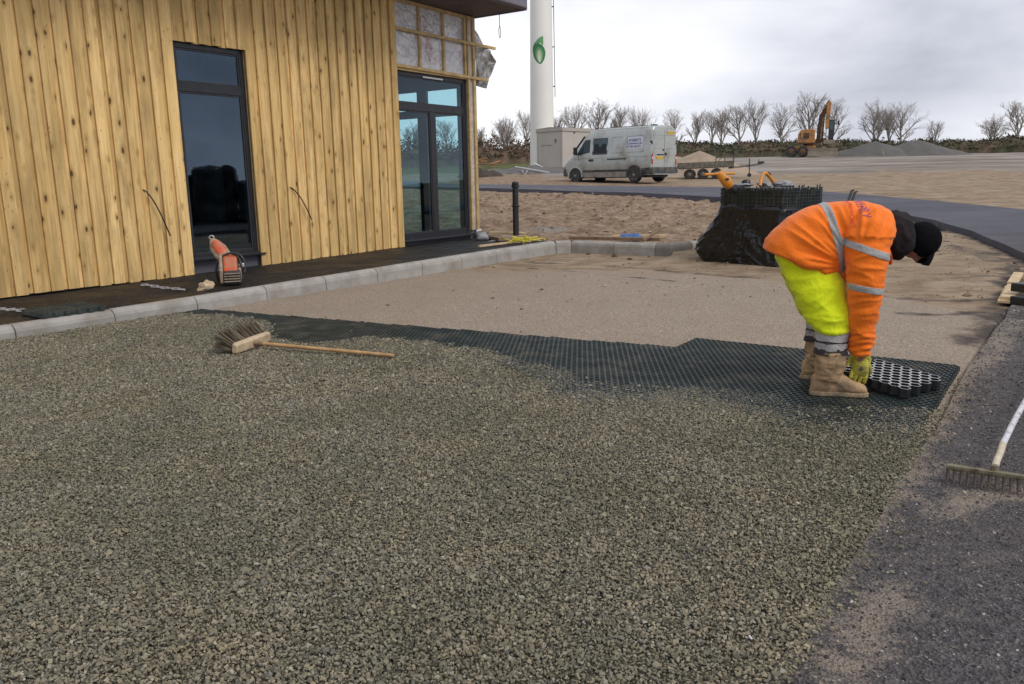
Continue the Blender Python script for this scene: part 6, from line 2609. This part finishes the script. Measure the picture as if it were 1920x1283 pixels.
    for s in (-1, 1):
        rg = []
        for x, y, z, rx, ry in ((-.20, .085, .93, .12, .10), (-.195, .095, .87, .158, .115), (-.166, .110, .80, .163, .122), (-.118, .140, .68, .156, .122), (-.074, .165, .55, .140, .118), (-.044, .18, .47, .120, .108), (-.022, .19, .412, .101, .096)):
            rg.append([Vector((x + rx * cos(2 * pi * k / 28), s * y + ry * sin(2 * pi * k / 28), z)) for k in range(28)])
        tb.loft(rg)
    tb.tube([(-.21, -.08, .86), (-.21, .08, .86)], [.14, .14], 24)
    me = fused(tb, .0075, 5, .5)

    def tw(p, n):
        s = -1 if p.y < 0 else 1
        k = ridge(Vector((p.x + p.z * .55, p.y, p.z)), (6, 5, 11), 3) * .009
        k += ridge(Vector((p.x - p.z * .8, p.y, p.z)), (9, 7, 10), 8) * .006 * (1 - sst(.70, .85, p.z))
        k += .010 * ridge(p, (5, 5, 24), 4) * (1 - sst(.46, .56, p.z))
        return k
    displace(me, tw)
    set_mesh(me, M['hi_vis_yellow'])
    tr = link('trousers', me, t)

    def cuff(name, s, z0, z1, r0, r1, mt, seed, wob=.006, parent=None):
        m = MB()
        rg = []
        nz = 7
        for j in range(nz + 1):
            f = j / nz
            z = z0 + (z1 - z0) * f
            x, y = float(np.interp(z, [.28, .42], [-.026, -.020])), s * float(np.interp(z, [.28, .42], [.203, .19]))
            r = r0 + (r1 - r0) * f
            rr = []
            for k in range(40):
                a = 2 * pi * k / 40
                w = wob * noise.noise(Vector((cos(a) * 2.2, sin(a) * 2.2, z * 18 + seed))) + wob * .6 * noise.noise(Vector((cos(a) * 5, sin(a) * 5, z * 40 + seed)))
                dz = .012 * noise.noise(Vector((cos(a) * 1.3, sin(a) * 1.3, seed)))
                rr.append(Vector((x + (r + w) * cos(a), y + (r + w) * .95 * sin(a), z + dz)))
            rg.append(rr)
        m.loft(rg)
        return m.build(name, M[mt], parent or tr, smooth=60)
    for s in (-1, 1):
        cuff('reflective_band', s, .425, .352, .1025, .097, 'reflective_dirty', 3 + s)
        cuff('trouser_fold', s, .358, .328, .092, .096, 'trouser_dark', 7 + s, .009)
        cuff('reflective_band', s, .338, .296, .0985, .094, 'reflective_dirty', 12 + s)
        cuff('trouser_hem', s, .305, .266, .094, .101, 'trouser_dark', 17 + s, .008)

    # --- boots
    for s in (-1, 1):
        bb = MB()
        yb = s * .208
        bb.tube([(-.024, yb, .284), (-.024, yb, .22), (-.032, yb, .15), (-.036, yb, .10)], [.086, .087, .078, .070], 24)
        prof = [(-.128, .085, .034), (-.115, .12, .041), (-.07, .15, .045), (-.01, .155, .047), (.04, .135, .047), (.075, .108, .048), (.11, .088, .053), (.15, .076, .055), (.180, .062, .047), (.197, .04, .030)]
        rg = []
        for x, top, w in prof:
            h = top / 2
            q = []
            for k in range(24):
                a = 2 * pi * k / 24
                c_, s_ = cos(a), sin(a)
                r = (abs(c_) ** 2.8 + abs(s_) ** 2.8) ** (-1 / 2.8)
                q.append(Vector((x, yb + w * s_ * r, .014 + h + (h - .005) * c_ * r)))
            rg.append(q)
        bb.loft(rg)
        me = fused(bb, .0062, 4, .5)

        def bw(p, n):
            k = .0055 * ridge(p, (14, 14, 34), s * 3.0) * sst(.06, .12, p.z) * (1 - sst(.20, .27, p.z))
            k += .005 * ridge(Vector((p.x, p.y, p.z + p.x * .4)), (9, 9, 14), 6 + s)
            return k + .002 * noise.noise(p * 40)
        displace(me, bw)
        set_mesh(me, M['boot_leather'])
        bo = link('boot', me, t)
        m = MB()
        out = [(-.138, .030), (-.12, .043), (-.07, .048), (0, .044), (.05, .045), (.10, .055), (.15, .060), (.185, .052), (.205, .032)]
        poly = [(x, yb + w) for x, w in out] + [(x, yb - w) for x, w in out[::-1]]
        n = len(poly)
        lo = [Vector((x, y, .002 if not (.0 < x < .04) else .008)) for x, y in poly]
        hi = [Vector((x, y, .030)) for x, y in poly]
        m.add(lo + hi, [tuple(range(n))[::-1], tuple(range(n, 2 * n))] + [(i, (i + 1) % n, n + (i + 1) % n, n + i) for i in range(n)])
        m.build('sole', M['boot_sole'], bo, bevel=.006)

    # --- gloves
    for s in (-1, 1):
        gb = MB()
        o = Vector((0, 0, 0)) if s < 0 else Vector((.068, .40, 0))
        sg = -s                     # palms face each other
        V = lambda x, y, z: Vector((x, -.205 + (y + .205) * sg, z)) + o
        gb.tube([V(.150, -.205, .252), V(.149, -.208, .232), V(.150, -.212, .20), V(.151, -.210, .165), V(.150, -.204, .142)], [.0395, .039, .047, .050, .043], 18, squash=.58)
        for bx_, tx, tz, l in ((.108, .090, .088, .9), (.136, .121, .070, 1), (.164, .152, .066, 1), (.190, .182, .078, .92)):
            gb.tube([V(bx_, -.206, .158), V((bx_ + tx) / 2, -.216, .122), V(tx, -.204, .094), V(tx + .004, -.178, tz), V(tx + .006, -.160, tz - .004)], [.0122, .0118, .0112, .0104, .008], 12)
        gb.tube([V(.176, -.200, .222), V(.203, -.190, .188), V(.216, -.175, .150), V(.208, -.156, .122)], [.017, .0155, .014, .010], 12)
        me = fused(gb, .0034, 2, .4)
        displace(me, lambda p, n: .0016 * ridge(p, (30, 30, 60), 2) * sst(.12, .2, p.z) + .0008 * noise.noise(p * 90))
        set_mesh(me, M['glove_yellow'])
        go = link('glove', me, t)
        m = MB()
        rg = []
        for z, r in ((.240, .0405), (.247, .0425), (.254, .0425), (.258, .040)):
            rg.append([V(.1495 + r * cos(k * pi / 10), -.206 + r * .62 * sin(k * pi / 10), z) for k in range(20)])
        m.loft(rg)
        m.build('glove_cuff', M['glove_yellow'], go, smooth=60)
        m = MB()
        bv2 = BVHTree.FromPolygons([v.co for v in me.vertices], [tuple(p.vertices) for p in me.polygons])
        pts = []
        for k in range(10):
            x, z = .148 + .013 * cos(k * pi / 5), .178 + .013 * sin(k * pi / 5)
            q = V(x, -.4, z)
            dr = Vector((0, sg, 0))
            h = bv2.ray_cast(q, dr)
            pts.append((h[0] if h[0] is not None else q) - dr * .0012)
        m.add(pts, [tuple(range(10))])
        m.build('glove_print', M['glove_print'], go)

    # --- hood pulled up round the neck, cap with peak
    hd = MB()
    rg = []
    for x, z0, z1, w in ((.258, .925, 1.075, .085), (.275, .88, 1.105, .118), (.305, .85, 1.122, .138), (.345, .832, 1.126, .142), (.385, .822, 1.116, .136), (.412, .826, 1.094, .124), (.428, .842, 1.068, .110), (.424, .862, 1.048, .098), (.405, .872, 1.036, .092)):
        q = ring_((x, (z0 + z1) / 2), (0, (z1 - z0) / 2), w, 48, 2.1)
        rg.append([Vector((p.x - max(0, .91 - p.z) * .55 * sst(.30, .42, x), p.y, p.z)) for p in q])
    hd.loft(rg)
    ho = hd.build('hood', M['hood_cloth'], t, smooth=180)
    sub = ho.modifiers.new('s', 'SUBSURF')
    sub.levels = sub.render_levels = 2
    nm = ho.name
    me = bake(ho)
    displace(me, lambda p, n: .010 * ridge(Vector((p.x, p.y, p.z + p.x * .5)), (16, 9, 11), 4) + .004 * noise.noise(p * 30))
    set_mesh(me, M['hood_cloth'])
    link('hood', me, t)
    bm = bmesh.new()
    bmesh.ops.create_uvsphere(bm, u_segments=56, v_segments=36, radius=1)
    for v in bm.verts:
        d = v.co.copy()
        k = 1 + .03 * noise.noise(d * 2.2 + Vector((3, 0, 0)))
        v.co = Vector((.498 + d.x * .110 * k, d.y * .092 * k, .951 + d.z * .110 * k))
    nrm = Vector((.506, 0, .862))
    bmesh.ops.bisect_plane(bm, geom=bm.verts[:] + bm.edges[:] + bm.faces[:], plane_co=Vector((.43, 0, .880)), plane_no=nrm, clear_inner=True)
    me = bpy.data.meshes.new('cap')
    bm.to_mesh(me)
    bm.free()
    set_mesh(me, M['cap_cloth'])
    co = link('cap', me, t)
    sd_ = co.modifiers.new('thick', 'SOLIDIFY')
    sd_.thickness = .006
    m = MB()
    ns, nt_ = 18, 8
    vs = []
    for i in range(ns + 1):
        s = i / ns * 2 - 1
        bx_, bz = .570 - .058 * s * s, .872 - .022 * s * s
        ln = .082 * (1 - .42 * s * s)
        for j in range(nt_ + 1):
            f = j / nt_
            vs.append((bx_ - .006 * f - .020 * f * f + .004, .076 * s * (1 - .12 * f), bz - ln * f))
    m.add(vs, [(i * (nt_ + 1) + j, (i + 1) * (nt_ + 1) + j, (i + 1) * (nt_ + 1) + j + 1, i * (nt_ + 1) + j + 1) for i in range(ns) for j in range(nt_)])
    po = m.build('peak', M['cap_cloth'], co, smooth=180)
    sd_ = po.modifiers.new('thick', 'SOLIDIFY')
    sd_.thickness = .005
    return t


make_person()
